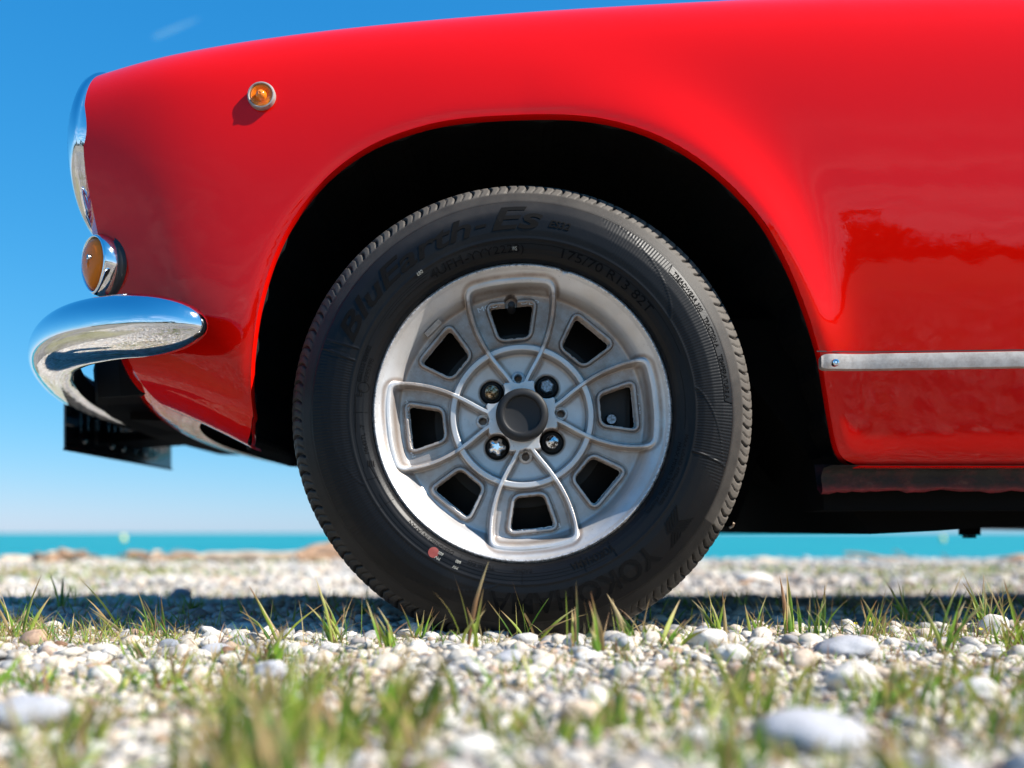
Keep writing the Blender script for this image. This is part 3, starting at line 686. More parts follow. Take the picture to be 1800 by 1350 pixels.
panel_ = (rr_ > .2452) & (adeg > 2.6) & (adeg < 44); ribs = np.where(panel_, 0, ribs)
def border(a0, a1):
    k = np.clip((rr_ - .2105) / (.2565 - .2105), 0, 1); c_ = a0 + (a1 - a0) * k ** 1.4
    dd = ((adeg - c_ + 180) % 360 - 180) * math.pi / 180 * rr_; return np.exp(-(dd / .0009) ** 2) * inr
bord = sum(border(*b_) for b_ in ((32, 63), (8, -18), (-13, -15), (205, 163), (159, 160), (262, 222), (163, 162)))
hei = hei + .0010 * bord
dust_shade = sstep(.2555, .2600, rr_) * (.35 + .45 * sstep(.2695, .2725, rr_)) * np.ones_like(adeg)
dust_shade *= (1 - .95 * np.clip(wide * 1.3 + sipe, 0, 1))  # groove shade put into the colour: grooves and sipes stay dark
# paler tone fades out towards the lower left of the tread
dust_shade *= np.clip(.22 + .95 * sstep(210, 150, (adeg + 30) % 360 ), .25, 1)
dust_shade = np.clip(dust_shade + .20 * inr * np.exp(-((adeg - 105) / 30) ** 2) * sstep(.235, .25, rr_), 0, 1)
wxz = np.stack([Wx, -hei, Wz], -1)
# flattened where it stands
gz0 = (-H + .001 - CZ) / WS
low = wxz[..., 2] < gz0 + .012
sq = np.clip((gz0 + .012 - wxz[..., 2]) / .024, 0, 1); wxz[..., 1] -= .006 * sq * (TPs[:, 1] > -.03)[:, None]
wxz[..., 2] = np.maximum(wxz[..., 2], gz0 - .003)
def add_attr(me, name, arr):
    a = me.attributes.new(name, 'FLOAT', 'POINT'); a.data.foreach_set('value', np.asarray(arr, float).ravel())

wheel = empty('wheel', (CX, YW, CZ + H)); wheel.parent = car; wheel.location = Vector((CX, YW, CZ + H)) - car.location
def mkw(name, verts, faces, m, smooth=True, sharp=None, parent=None):
    """part of the wheel with its origin on the axle, from wheel coordinates (x, height, z)"""
    v = np.asarray(verts, float) * WS; v2 = np.stack([v[:, 0], -v[:, 1], v[:, 2]], 1)
    me = bpy.data.meshes.new(name); me.from_pydata(v2.tolist(), [], faces.tolist() if isinstance(faces, np.ndarray) else faces); me.update()
    if smooth: me.polygons.foreach_set('use_smooth', [True] * len(me.polygons))
    if sharp: me.set_sharp_from_angle(angle=R(sharp))
    me.materials.append(m); o = bpy.data.objects.new(name, me); C.objects.link(o); o.parent = parent or wheel; return o
tv_ = wxz.reshape(-1, 3).copy(); tv_[:, 1] *= -1
tyre = mkw('tyre', tv_, grid_faces(ns, nth, closed_m=True)[:, ::-1], M['tyre'])
add_attr(tyre.data, 'dust_shade', np.broadcast_to(dust_shade, wxz.shape[:2])); add_attr(tyre.data, 'ribs', np.broadcast_to(ribs, wxz.shape[:2]))

# lettering on the side wall, tops outwards, read clockwise
letV, letF = [], []
def ring_text(s, r0, a_start, size, width_deg=None, bold=0.0, shear=0.0, raise_=.0009, hf=tyre_h, store=None, flip=False, space=1.0, step=.15, two=None):
    V, Fc, wd = text_faces(s, size, bold, shear, 1.0, step, space)
    sc_x = 1.0 if width_deg is None else (math.radians(width_deg) * (r0 + size * .35)) / wd
    a = math.radians(a_start) - V[:, 0] * sc_x / (r0 + size * .35); r_ = r0 + V[:, 1]
    z = np.where(V[:, 2] > 0, raise_, -.001)
    st = store if store is not None else (letV, letF)
    mkw('cast_lettering' if hf is not tyre_h else ('paint_mark' if store else 'raised_lettering'), np.stack([r_ * np.cos(a), hf(r_) + z, r_ * np.sin(a)], 1), Fc, M['rim'] if hf is not tyre_h else (M['tyre_print'] if store else M['tyre_letter']), smooth=False)
ring_text('BluEarth', .2205, 158, .034, 52.5, .018, .30, .0007)
ring_text('-', .2225, 104.5, .030, 3.6, .012, .2, .0007)
ring_text('Es', .2215, 99.5, .040, 15.5, .018, .30, .0007)
ring_text('ES32', .2255, 82, .0125, 6.6, .02, .30, .0007)
ring_text('YOKOHAMA', .2200, -46, .037, 54, .012, 0, .0007)
ring_text('YOKOHAMA', .1925, -56, .0135, 16.5, .01, 0, .0006)
ring_text('4UFH', .1935, 124, .0150, 12.5, .006, 0, .0006)
ring_text('-YYY2223)', .1940, 110.5, .0125, 21, .0, 0, .0005)
ring_text('175/70 R13 82T', .1930, 76, .0145, 38, .004, 0, .0005)
ring_text('0261112 02WR2', .1985, 169.5, .0072, 13, .004, 0, .0005)
ring_text('0295398', .1910, 169, .0072, 8.6, .004, 0, .0005)
ring_text('E4', .1955, 171.9+2.6, .0085, 2.4, .004, 0, .0005)
ring_text('M649TL  -7', .1925, 195, .0070, 10.5, .0, 0, .0005)
ring_text('TUBELESS', .1905, -100, .0070, 10, .0, 0, .0005)
ring_text('RADIAL', .1905, -86.5, .0070, 7, .0, 0, .0005)
ring_text('DESIGNED IN JAPAN', .1890, -116, .0060, 20, .0, 0, .0005)
ring_text('MAX LOAD 475kg (1047LBS)', .1990, -8, .0058, 26, .0, 0, .0004)
ring_text('MAX PRESS 350kPa (51PSI)', .1925, -11, .0058, 28, .0, 0, .0004)
ring_text('TREADWEAR 300', .2475, 42.6, .0078, 13.2, .006, 0, .0007)
ring_text('TRACTION A', .2475, 27.4, .0078, 9.0, .006, 0, .0007)
ring_text('TEMPERATURE A', .2475, 16.3, .0078, 12.6, .006, 0, .0007)
# chevron emblem: nested angled bars
def bar(p, q, wd, hgt=.0008):
    p = np.array(p); q = np.array(q); n_ = 8; t = np.linspace(0, 1, n_)[:, None]; ctr = p + (q - p) * t; d = (q - p) / np.linalg.norm(q - p); nn_ = np.array([-d[1], d[0]]) * wd / 2
    V = []
    for c_ in ctr:
        for off, z in ((-1, -.001), (-.8, hgt), (.8, hgt), (1, -.001)):
            s_p = c_ + nn_ * off; r_ = np.hypot(*s_p); V.append((s_p[0], tyre_h(r_) + z, s_p[1]))
    base = sum(len(q_) for q_ in letV); letV.append(np.array(V)); letF.extend((grid_faces(n_, 4) + base).tolist())
def wp(x, y): return (((x - 900) / F * (YW - .014 * WS) - CX) / WS, ((937 - y) / F * (YW - .014 * WS) - CZ) / WS)
for i in range(5):
    o_x, o_y = -4.2 * i, 4.6 * i
    bar(wp(1188 + o_x, 888 + o_y * 1.5), wp(1192 + o_x, 916 + o_y * 1.05), .0016); bar(wp(1192 + o_x, 916 + o_y * 1.05), wp(1219 - i * 3.4, 911 + i * 5.0), .0016)
for i in range(4):
    bar(wp(1197 - 5 * i, 936 + i * .4), wp(1196 - 4.4 * i, 945 + 5.8 * i), .0015)
mkw('chevron_emblem', np.vstack(letV), letF, M['tyre_letter'], smooth=False); letV, letF = [], []
# circle round E4, test grid and arrows
def circ(cx_, cz_, r_, wd):
    n_ = 28; V = []
    for k in range(n_):
        a = 2 * math.pi * k / n_
        for rr, z in ((r_ - wd, -.001), (r_ - wd * .6, .0006), (r_ + wd * .6, .0006), (r_ + wd, -.001)):
            x_, z_ = cx_ + rr * math.cos(a), cz_ + rr * math.sin(a); V.append((x_, tyre_h(np.hypot(x_, z_)) + z, z_))
    base = sum(len(q_) for q_ in letV); letV.append(np.array(V)); letF.extend((grid_faces(n_, 4, closed_n=True) + base).tolist())
circ(*wp(639, 680), .0062, .0005)
mkw('raised_circle', np.vstack(letV), letF, M['tyre_letter'], smooth=False); letV, letF = [], []
bar(wp(622, 724), wp(645, 724), .0007, .0005); bar(wp(625, 694), wp(626, 760), .0008, .0005)
bar(wp(646, 812), wp(668, 850), .0008, .0005); bar(wp(644, 844), wp(664, 838), .0007, .0005)
for i in range(4): bar(wp(646 + 3 * i, 809), wp(648 + 3 * i, 820), .0012, .0005)
for a in (-56.5, -68, -90, -113, 214):      # fine radial witness lines
    ca, sa = math.cos(R(a)), math.sin(R(a)); bar((.1885 * ca, .1885 * sa), (.2085 * ca, .2085 * sa), .0006, .0005)
# outlined panel for the grading
def arcline(r_, a0, a1, wd, hgt=.0006, n_=60):
    V = []
    for a in np.radians(np.linspace(a0, a1, n_)):
        for rr, z in ((r_ - wd, -.001), (r_ - wd * .5, hgt), (r_ + wd * .5, hgt), (r_ + wd, -.001)): V.append((rr * math.cos(a), tyre_h(rr) + z, rr * math.sin(a)))
    base = sum(len(q_) for q_ in letV); letV.append(np.array(V)); letF.extend((grid_faces(n_, 4) + base).tolist())
arcline(.2458, 43.5, 3.2, .0006)
for a in (44.5, 2.4):
    bar((.2458 * math.cos(R(a - .8 if a > 9 else a + .8)), .2458 * math.sin(R(a - .8 if a > 9 else a + .8))), (.2560 * math.cos(R(a)), .2560 * math.sin(R(a))), .0010)
for (r_, a0, a1) in ((.2035, 96, 20), (.2035, 200, 124), (.2045, -60, -160), (.2000, -60, -150), (.1965, -57, -112), (.2010, 150, 125), (.1975, 145, 126), (.1975, 15, -6)):
    arcline(r_, a0, a1, .00035, .00035, 80)
tag(mkw('mould_lines', np.vstack(letV), letF, M['tyre_letter'], smooth=False), kind='stuff')
# paint marks
pmV, pmF = [1], [1]
for s, r0, a, sz, wd in (('MV', .2035, -107.2-5.2, .0055, 1.9), ('680', .2075-.0115, -107.2-5.0, .0055, 1.9), ('MV', .2030, -107.2-12, .0055, 1.9), ('600', .1965, -107.2-11.8, .0055, 1.9), ('680', .2065, 127.6, .0060, 2.2), ('WG', .1960, 93.6, .0060, 1.6)):
    ring_text(s, r0, a, sz, wd, 0, 0, .0009, tyre_h, (pmV, pmF))
Vv = [];
rx, rz = wp(762, 971)
for rr in (0.0002, .0035, .0065):
    for k in range(24):
        a = 2 * math.pi * k / 24; x_, z_ = rx + rr * math.cos(a), rz + rr * math.sin(a); Vv.append((x_, tyre_h(np.hypot(x_, z_)) + .0006, z_))
mkw('red_balance_dot', Vv, grid_faces(3, 24, closed_m=True), M['red_dot'])

# ---- rim: polar height field with ridges, windows and bolt recesses
ROT = R(5.5)
fr_r = [0, .040, .060, .0800, .0835, .0950, .100, .125, .148, .1550, .1575, .1595, .1640, .1695, .1735, .1765, .1785, .1797, .1822, .1838, .1846]
fr_h = [-.0500, -.0505, -.0500, -.0490, -.0470, -.0420, -.0415, -.0405, -.0395, -.0385, -.0330, -.0240, -.0165, -.0105, -.0070, -.0046, -.0026, .0004, .0010, -.0012, -.005]
def win_poly():
    c_ = np.array([(-.0192, -.0222), (.0192, -.0222), (.0302, .0222), (-.0302, .0222)]); rr = .0085
    # rounded corners
    o_ = []
    n = 4
    for i in range(n):
        p0, p1, p2 = c_[i - 1], c_[i], c_[(i + 1) % n]; a = (p0 - p1) / np.linalg.norm(p0 - p1); b = (p2 - p1) / np.linalg.norm(p2 - p1)
        s0, s1 = p1 + a * rr, p1 + b * rr
        for t in np.linspace(0, 1, 7): o_.append((1 - t) ** 2 * s0 + 2 * t * (1 - t) * p1 + t * t * s1)
    return np.array(o_)
WP = win_poly()
TU = np.array([(.0075, .040), (.0150, .0525), (.0245, .0665), (.0345, .0830), (.0430, .1010), (.0492, .1200), (.0525, .1380), (.0530, .1490), (.0515, .1555), (.0465, .1600), (.038, .1622), (.020, .1645), (0, .1650)])
TUs = cspline(np.arange(len(TU)), TU, np.linspace(0, len(TU) - 1, 70))
def rim_height(x, z):
    r_ = np.hypot(x, z); a = np.arctan2(z, x) - ROT
    h = np.interp(r_, fr_r, fr_h)
    # smooth the piecewise floor a little
    h = (h + np.interp(r_ - .0015, fr_r, fr_h) + np.interp(r_ + .0015, fr_r, fr_h)) / 3
    fx = (a + math.pi / 4) % (math.pi / 2) - math.pi / 4      # quarter fold
    v, b = r_ * np.sin(fx), r_ * np.cos(fx)
    d, _, _ = seg_dist(np.abs(v), b, TUs)
    top = np.interp(r_, [.04, .087, .13, .155, .168], [-.0265, -.0275, -.0225, -.0150, -.0105])
    k = 1 - sstep(.0018, .0044, d); rid = h + (top - h) * k
    out_ = np.maximum(h, rid)
    dr = np.abs(r_ - .0868); kr = 1 - sstep(.0030, .0058, dr); out_ = np.maximum(out_, h + (-.0315 - h) * kr)
    # hub pad, notched by the bolt recesses
    ao = (a + R(22.5)) % R(45) - R(22.5); oc_ = r_ * np.cos(ao)
    kp = 1 - sstep(.0425, .0460, oc_); out_ = np.maximum(out_, h + (-.0265 - h) * kp)
    # windows
    f8 = (a + math.pi / 8) % (math.pi / 4) - math.pi / 8; wv, wb = r_ * np.sin(f8), r_ * np.cos(f8) - .1215
    dw, _, _ = seg_dist(wv, wb, WP, True); isin = inside(wv, wb, WP); sdw = np.where(isin, -dw, dw)
    kb = (1 - sstep(.0016, .0036, np.abs(sdw - .0010))); out_ = np.where(sdw > -.0012, np.maximum(out_, h + .0045 * kb), out_)
    out_ = np.where(sdw < -.0006, np.minimum(out_, h - .012), out_)
    # bolt recesses, at 45 degrees
    vb, bb_ = r_ * np.sin(a - math.pi / 4 - np.round((a - math.pi / 4) / (math.pi / 2)) * math.pi / 2), r_ * np.cos(a - math.pi / 4 - np.round((a - math.pi / 4) / (math.pi / 2)) * math.pi / 2)
    db = np.hypot(vb, bb_ - .0495)
    out_ = np.where(db < .0152, -.060, out_); out_ = np.where((db >= .0152) & (db < .0165), np.minimum(out_, -.0475), out_)
    dh = np.hypot(v, b - .0500); out_ = np.where(dh < .0085, np.maximum(out_, -.0445 * np.ones_like(r_)) * (1 - 0) , out_); out_ = np.where((dh < .0085) & (dh > .0068), -.0455, out_); out_ = np.where(dh < .0050, -.062, out_)
    # valve hole, only in the top window's frame
    va, vb2 = r_ * np.sin(a - math.pi / 2), r_ * np.cos(a - math.pi / 2)
    dv_ = np.hypot(va, vb2 - .1465); out_ = np.where(dv_ < .0080, np.minimum(out_, h - .015), out_)
    # kerb nick at the top of the flange
    nk = np.exp(-((np.degrees(np.arctan2(z, x)) - 73.5) / 1.5) ** 2) * sstep(.176, .182, r_); out_ = out_ - .004 * nk
    return out_, sdw, d, dr, db, dh, dv_, r_
nr2, na2 = 200, 1240
r_ax = np.concatenate([np.linspace(.0005, .03, 8)[:-1], np.linspace(.03, .1846, nr2)])
a_ax = np.linspace(0, 2 * math.pi, na2, endpoint=False)
RR, AA = np.meshgrid(r_ax, a_ax, indexing='ij'); RXx, RZz = RR * np.cos(AA), RR * np.sin(AA)
hR, sdw, dT, dR, dB, dH, dV, rR = rim_height(RXx, RZz)
lipn = 0 * np.sin(AA * 173) * np.sin(AA * 61 + 1) * sstep(.1795, .182, RR); hR = hR + lipn
fq = grid_faces(len(r_ax), na2, closed_m=True)
kill = (sdw.ravel()[fq] < -.0016).all(1); fq = fq[~kill]
rv_ = np.stack([RXx, hR, RZz], -1).reshape(-1, 3)
rim = mkw('rim', rv_, fq[:, ::-1], M['rim'])
dirt_shade = np.zeros_like(RR)
def near(d, a, b): return 1 - sstep(a, b, d)
dirt_shade = np.maximum.reduce([.85 * near(np.abs(sdw - .0058), .0006, .0040), .75 * near(np.abs(dT - .0062), .0002, .0042), .45 * near(np.abs(dR - .0075), .0004, .004), .9 * near(np.abs(dB - .0160), .0008, .0030), .8 * near(np.abs(dH - .0062), .0005, .003)])
dirt_shade *= (hR < np.interp(RR, fr_r, fr_h) + .004)
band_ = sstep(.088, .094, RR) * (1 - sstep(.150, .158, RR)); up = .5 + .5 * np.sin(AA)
dirt_shade = np.maximum(dirt_shade, band_ * (.42 + .40 * up))  # shading contrast painted over the dusty dish floor, darker towards the top
dirt_shade = np.maximum(dirt_shade, .75 * np.exp(-((RR - .1545) / .003) ** 2) * (.4 + .6 * up))  # dark edge of the dish crease painted in as shade
dirt_shade = np.where(hR < -.052, 1.0, dirt_shade)
add_attr(rim.data, 'dirt_shade', dirt_shade.ravel()); add_attr(rim.data, 'lip', sstep(.1785, .1815, RR).ravel())
# window walls are in the rim mesh; barrel behind
def lathe_w(name, prof, m, seg=96, cx_=0, cz_=0, sharp=40, parent=None, ph_=0, cl=False):
    V = []
    for r_, h_ in prof:
        for k in range(seg):
            a = 2 * math.pi * k / seg + ph_; V.append((cx_ + r_ * math.cos(a), h_, cz_ + r_ * math.sin(a)))
    fc = grid_faces(len(prof), seg, closed_n=cl, closed_m=True)[:, ::-1]
    return mkw(name, V, fc, m, True, sharp, parent)
lathe_w('rim_barrel', [(.1846, -.005), (.178, -.010), (.172, -.03), (.166, -.045), (.164, -.10), (.170, -.15), (.18, -.16)], M['well'])
lathe_w('brake_disc', [(.002, -.085), (.114, -.085), (.114, -.097), (.155, -.11), (.165, -.135)], M['disc'])
# caliper bridge seen through the right hand window
bm = bmesh.new(); bmesh.ops.create_cube(bm, size=1); bmesh.ops.scale(bm, vec=(.045, .035, .075), verts=bm.verts); bmesh.ops.bevel(bm, geom=bm.edges[:], offset=.006, segments=2, affect='EDGES')
V = np.array([v.co[:] for v in bm.verts]) + np.array([.118, 0, .012]); V = np.stack([V[:, 0], V[:, 1] - .085, V[:, 2]], 1); bm.verts.index_update(); Fc = [[v.index for v in f_.verts] for f_ in bm.faces]; bm.free()
cal = mkw('brake_caliper', V, Fc, M['disc'], False)
lathe_w('caliper_bolt', [(.0001, -.055), (.006, -.055), (.0075, -.057), (.0075, -.066)], M['hub_metal'], 16, .115, -.001, parent=None)
# centre cap
lathe_w('centre_cap', [(.0001, -.0135), (.0205, -.0135), (.0222, -.0128), (.0232, -.0090), (.0245, -.0082), (.0300, -.0092), (.0322, -.0115), (.0328, -.0160), (.0328, -.028)], M['cap'], 96, sharp=50)
# bolts: bare hexagon, rusty, chrome star cap, worn chrome
def bolt_pos(k): a = ROT + math.pi / 4 + k * math.pi / 2; return .0495 * math.cos(a), .0495 * math.sin(a)
hexm = [('hub_metal', 6), ('rusty', 0), ('chrome', 5), ('worn', 0)]
for k, (mn, kind) in enumerate(hexm):
    x_, z_ = bolt_pos(k)
    b_ = lathe_w('lug_bolt', [(.0001, -.0345), (.0076, -.0345), (.0090, -.0365), (.0092, -.046), (.0094, -.0500)] if kind == 6 else [(.0001, -.0335), (.0045, -.0340), (.0078, -.0362), (.0088, -.0390), (.0090, -.048)], M[mn], 6 if kind == 6 else 32, x_, z_, 35, ph_=.3)
    b_['label'] = ['bare grey hexagonal wheel bolt', 'rusty brown wheel bolt', 'shiny chrome star-shaped bolt cap', 'worn chrome bolt cap with flaking plating'][k]
    lathe_w('bolt_washer', [(.0090, -.0470), (.0120, -.0462), (.0128, -.0500), (.0150, -.0520)], M['cap'], 32, x_, z_, parent=b_).location = (0, 0, 0)
    if kind == 5:
        V = []; 
        for hgt, rs in ((-.0325, .4), (-.0340, .8), (-.0360, 1.0), (-.0440, 1.03)):
            for j in range(60):
                a = 2 * math.pi * j / 60; rr = .0094 * rs * (1 + .17 * math.tanh(3 * math.cos(5 * a + .6))); V.append((x_ + rr * math.cos(a), hgt, z_ + rr * math.sin(a)))
        mkw('star_cap', V, grid_faces(4, 60, closed_m=True)[:, ::-1].tolist() + [list(range(60))], M['chrome'], True, 50, b_)
# valve
va = ROT + math.pi / 2; vx, vz = .1385 * math.cos(va), .1385 * math.sin(va)
lathe_w('valve_stem', [(.0001, -.0180), (.0030, -.0182), (.0042, -.0200), (.0044, -.0240), (.0040, -.034), (.0055, -.050)], M['cap'], 24, vx, vz)
# clip-on balance weight
wa = R(135.5); bx_, bz_ = .1560 * math.cos(wa), .1560 * math.sin(wa); tx, tz = -math.sin(wa), math.cos(wa)
V = []
for s_l in np.linspace(-.0125, .0125, 6):
    for ro, hh2 in ((-.003, -.034), (-.0028, -.026), (0, -.0235), (.0030, -.022), (.0034, -.030)):
        V.append((bx_ + tx * s_l + math.cos(wa) * ro, hh2, bz_ + tz * s_l + math.sin(wa) * ro))
mkw('balance_weight', V, grid_faces(6, 5).tolist() + [[0, 1, 2, 3, 4], [29, 28, 27, 26, 25]], M['brushed'], True, 30)
# cast lettering on the rim
rlV, rlF = [], []
rf = lambda r_: np.interp(r_, fr_r, fr_h)
for s, r0, a, sz, wd in (('MOD.', .1425, 112.5, .0085, 11.5), ('DEP', .1425, 90.5, .0085, 9.0), ('MADE IN ITALY', .1430, 200.5, .0080, 29), ('6x13"', .1440, 12, .0085, 10.5), ('RUSPA', .1425, -70.5, .0085, 20), ('00', .0665, 189.5, .0050, 8)):
    ring_text(s, r0, a, sz, wd, .0, 0, .0011, rf, (rlV, rlF))
# a straw caught on the tread
pt = P(1288, 925, 1.215); 
tube('caught_straw', [pt + Vector((-.004, 0, -.002)), pt, pt + Vector((.001, -.003, .004))], .0016, M['wood'], car, 6)

# rear and far wheels: same parts
def copy_wheel(loc, flip):
    w2 = wheel.copy(); C.objects.link(w2); w2.parent = car; w2.location = Vector(loc) - car.location
    if flip: w2.rotation_euler = (0, 0, math.pi)
    for ch in wheel.children:
        if ch.name.split('.')[0] in ('tyre', 'rim', 'rim_barrel', 'brake_disc', 'centre_cap'):
            c_ = ch.copy(); C.objects.link(c_); c_.parent = w2
copy_wheel((2.29, YW, CZ + H), False); copy_wheel((2.29, 2 * YC - YW, CZ + H), True)
copy_wheel((CX, 2 * YC - YW, CZ + H), True)
# ================================================================== GROUND COVER
def blob_mesh(name, seed, sub=2, flat=(.95, .72, .48), rough_=.16, m=None):
    bm = bmesh.new(); bmesh.ops.create_icosphere(bm, subdivisions=sub, radius=1)
    o_ = Vector((seed * 7.3, seed * 3.1, seed))
    for v in bm.verts:
        n_ = mnoise.noise(v.co * .9 + o_) * rough_ * 2.2 + mnoise.noise(v.co * 2.2 + o_) * rough_ * .5
        v.co = v.co * (1 + n_); v.co.x *= flat[0]; v.co.y *= flat[1]; v.co.z *= flat[2]
    me = bpy.data.meshes.new(name); bm.to_mesh(me); bm.free(); me.polygons.foreach_set('use_smooth', [True] * len(me.polygons))
    if m: me.materials.append(m)
    return me
peb_col = bpy.data.collections.new('pebble_shapes')
for i in range(16):
    fx = (random.uniform(.9, 1.25), random.uniform(.65, .95), random.uniform(.38, .72))
    o = bpy.data.objects.new('pebble_shape', blob_mesh('pebble_shape', i + 1, 2, fx, random.uniform(.14, .30), M['pebble'])); peb_col.objects.link(o)

def scatter_gn(name, pts, scl, rot, label, cat_kind='stuff', coll=peb_col):
    me = bpy.data.meshes.new(name); me.from_pydata(pts.tolist(), [], [])
    a = me.attributes.new('scl', 'FLOAT', 'POINT'); a.data.foreach_set('value', scl)
    a = me.attributes.new('rot', 'FLOAT_VECTOR', 'POINT'); a.data.foreach_set('vector', rot.ravel())
    o = bpy.data.objects.new(name, me); C.objects.link(o)
    ng = bpy.data.node_groups.new(name, 'GeometryNodeTree')
    ng.interface.new_socket('Geometry', in_out='INPUT', socket_type='NodeSocketGeometry'); ng.interface.new_socket('Geometry', in_out='OUTPUT', socket_type='NodeSocketGeometry')
    gi = ng.nodes.new('NodeGroupInput'); go = ng.nodes.new('NodeGroupOutput'); ip = ng.nodes.new('GeometryNodeInstanceOnPoints')
    ci = ng.nodes.new('GeometryNodeCollectionInfo'); ci.inputs['Collection'].default_value = coll; ci.inputs['Separate Children'].default_value = True; ci.inputs['Reset Children'].default_value = True
    ns_ = ng.nodes.new('GeometryNodeInputNamedAttribute'); ns_.data_type = 'FLOAT'; ns_.inputs['Name'].default_value = 'scl'
    nr_ = ng.nodes.new('GeometryNodeInputNamedAttribute'); nr_.data_type = 'FLOAT_VECTOR'; nr_.inputs['Name'].default_value = 'rot'
    e2 = ng.nodes.new('FunctionNodeEulerToRotation')
    ng.links.new(gi.outputs[0], ip.inputs['Points']); ng.links.new(ci.outputs[0], ip.inputs['Instance']); ip.inputs['Pick Instance'].default_value = True
    ng.links.new(nr_.outputs[0], e2.inputs[0]); ng.links.new(e2.outputs[0], ip.inputs['Rotation']); ng.links.new(ns_.outputs[0], ip.inputs['Scale'])
    ng.links.new(ip.outputs[0], go.inputs[0])
    md = o.modifiers.new('scatter', 'NODES'); md.node_group = ng
    return tag(o, label, kind=cat_kind)
def band(n, y0, y1, half0, slope, rmin, rmax, sink=.25, pw=1.8):
    y = np.sqrt(rng.random(n) * (y1 ** 2 - y0 ** 2) + y0 ** 2) if y0 > 0 else rng.random(n) * (y1 - y0) + y0
    x = (rng.random(n) * 2 - 1) * (half0 + slope * np.abs(y))
    s = rmin + (rmax - rmin) * rng.random(n) ** pw
    z = ground_z(x, y) + H + s * (.42 - sink) + rng.random(n) * s * .25
    return np.stack([x, y, z], 1), s
big_spots = []      # (x, y, radius) kept clear of pebbles
sets = [band(9000, .40, .85, .3, .60, .0012, .0040, .12, 1.2), band(56000, .40, 1.5, .32, .60, .0017, .0075, .18, 2.3), band(1900, .82, 1.6, .32, .60, .0085, .0155, .2, 1.6), band(16000, .9, 1.35, .25, .60, .0018, .0070, .18, 2.2),
        band(28000, 1.5, 3.6, .3, .66, .004, .014, .2, 1.8), band(20000, 3.6, 7.6, .2, .60, .009, .026, .25, 1.6)]
pts = np.vstack([s_[0] for s_ in sets]); scl = np.concatenate([s_[1] for s_ in sets])
rot = np.stack([rng.normal(0, .28, len(pts)), rng.normal(0, .28, len(pts)), rng.random(len(pts)) * 6.28], 1)
scatter_gn('pebbles', pts, scl, rot, 'loose pale beach pebbles')
p2, s2 = band(16000, -3.2, .5, 1.9, .25, .008, .022, .25, 1.5)
scatter_gn('pebbles', p2, s2, np.stack([rng.normal(0, .25, len(p2)), rng.normal(0, .25, len(p2)), rng.random(len(p2)) * 6.28], 1), 'beach pebbles nearer than the picture')

# single stones that stand out
def gy(xp, yp):                  # ground depth seen at a photograph pixel
    Y = .3
    while Y < 8:
        if ground_z((xp - 900) / F * Y, Y) >= -(yp - 937) / F * Y: pass
        if -(yp - 937) / F * Y < ground_z((xp - 900) / F * Y, Y): return Y
        Y += .004
    return 6.5
STN = [ # centre px x, base px y, width px, height px, material, depth override, label
 (1494, 1168, 108, 40, 'st_grey', None, 'long smooth grey stone lying on the gravel right of the tyre'),
 (1752, 1133, 54, 50, 'st_white', None, 'round cream stone standing at the right edge in front of the shadow'),
 (1252, 1150, 72, 36, 'st_white', None, 'pale lumpy stone just below the tyre on the right'),
 (1290, 1172, 60, 34, 'st_white', None, 'whitish blurred stone touching the pale lumpy stone'),
 (1440, 1350, 210, 80, 'st_grey', None, 'large out-of-focus grey stone at the bottom right'),
 (1720, 1245, 74, 44, 'st_white', None, 'cream oval stone in the grass at lower right'),
 (1628, 1262, 46, 40, 'st_white', None, 'small white stone stacked over an orange one at lower right'),
 (1622, 1278, 40, 30, 'st_tan', None, 'orange-tinted stone at lower right'),
 (1508, 1232, 96, 56, 'st_white', None, 'white angular stone behind the green blades at lower right'),
 (313, 1062, 36, 26, 'st_blue', None, 'blue-grey pointed stone at the far edge of the shadow on the left'),
 (38, 1300, 150, 64, 'st_grey', None, 'large blurred grey stone at the bottom left edge'),
 (376, 1166, 62, 30, 'st_grey', None, 'light grey rounded stone in the gravel left of the tyre'),
 (290, 1148, 40, 20, 'st_blue', None, 'slate-coloured flat stone beside the light grey rounded stone'),
 (398, 1166, 32, 26, 'st_brown', None, 'dark brown pebble leaning on the light grey rounded stone'),
 (732, 1160, 34, 30, 'st_white', None, 'pale blue-white stone under the tyre at left'),
 (1240, 1108, 34, 22, 'st_blue', 1.19, 'small dark bluish stone against the shadow right of the tyre'),
 (1330, 1032, 62, 20, 'st_white', None, 'pale flat stone behind the shadow right of the tyre'),
 (1020, 1285, 70, 46, 'st_tan', None, 'cream coloured blurred stone in the centre foreground'),
 (1050, 1262, 60, 44, 'st_white', None, 'white blurred stone in the centre foreground'),
 (645, 1205, 44, 26, 'st_tan', None, 'tan pebble on the gravel below the tyre, left of centre'),
 (470, 1205, 60, 34, 'st_grey', None, 'grey tilted stone in the left foreground'),
 (100, 1145, 30, 16, 'st_brown', None, 'reddish pebble in front of the shadow at far left'),
 (1230, 1335, 76, 46, 'st_white', None, 'white blurred stone at the bottom, left of the large grey stone'),
 (890, 1175, 54, 26, 'st_grey', None, 'grey flat stone directly under the middle of the wheel'),
 (830, 1345, 100, 40, 'st_white', None, 'pale blurred stone at the bottom centre'),
]
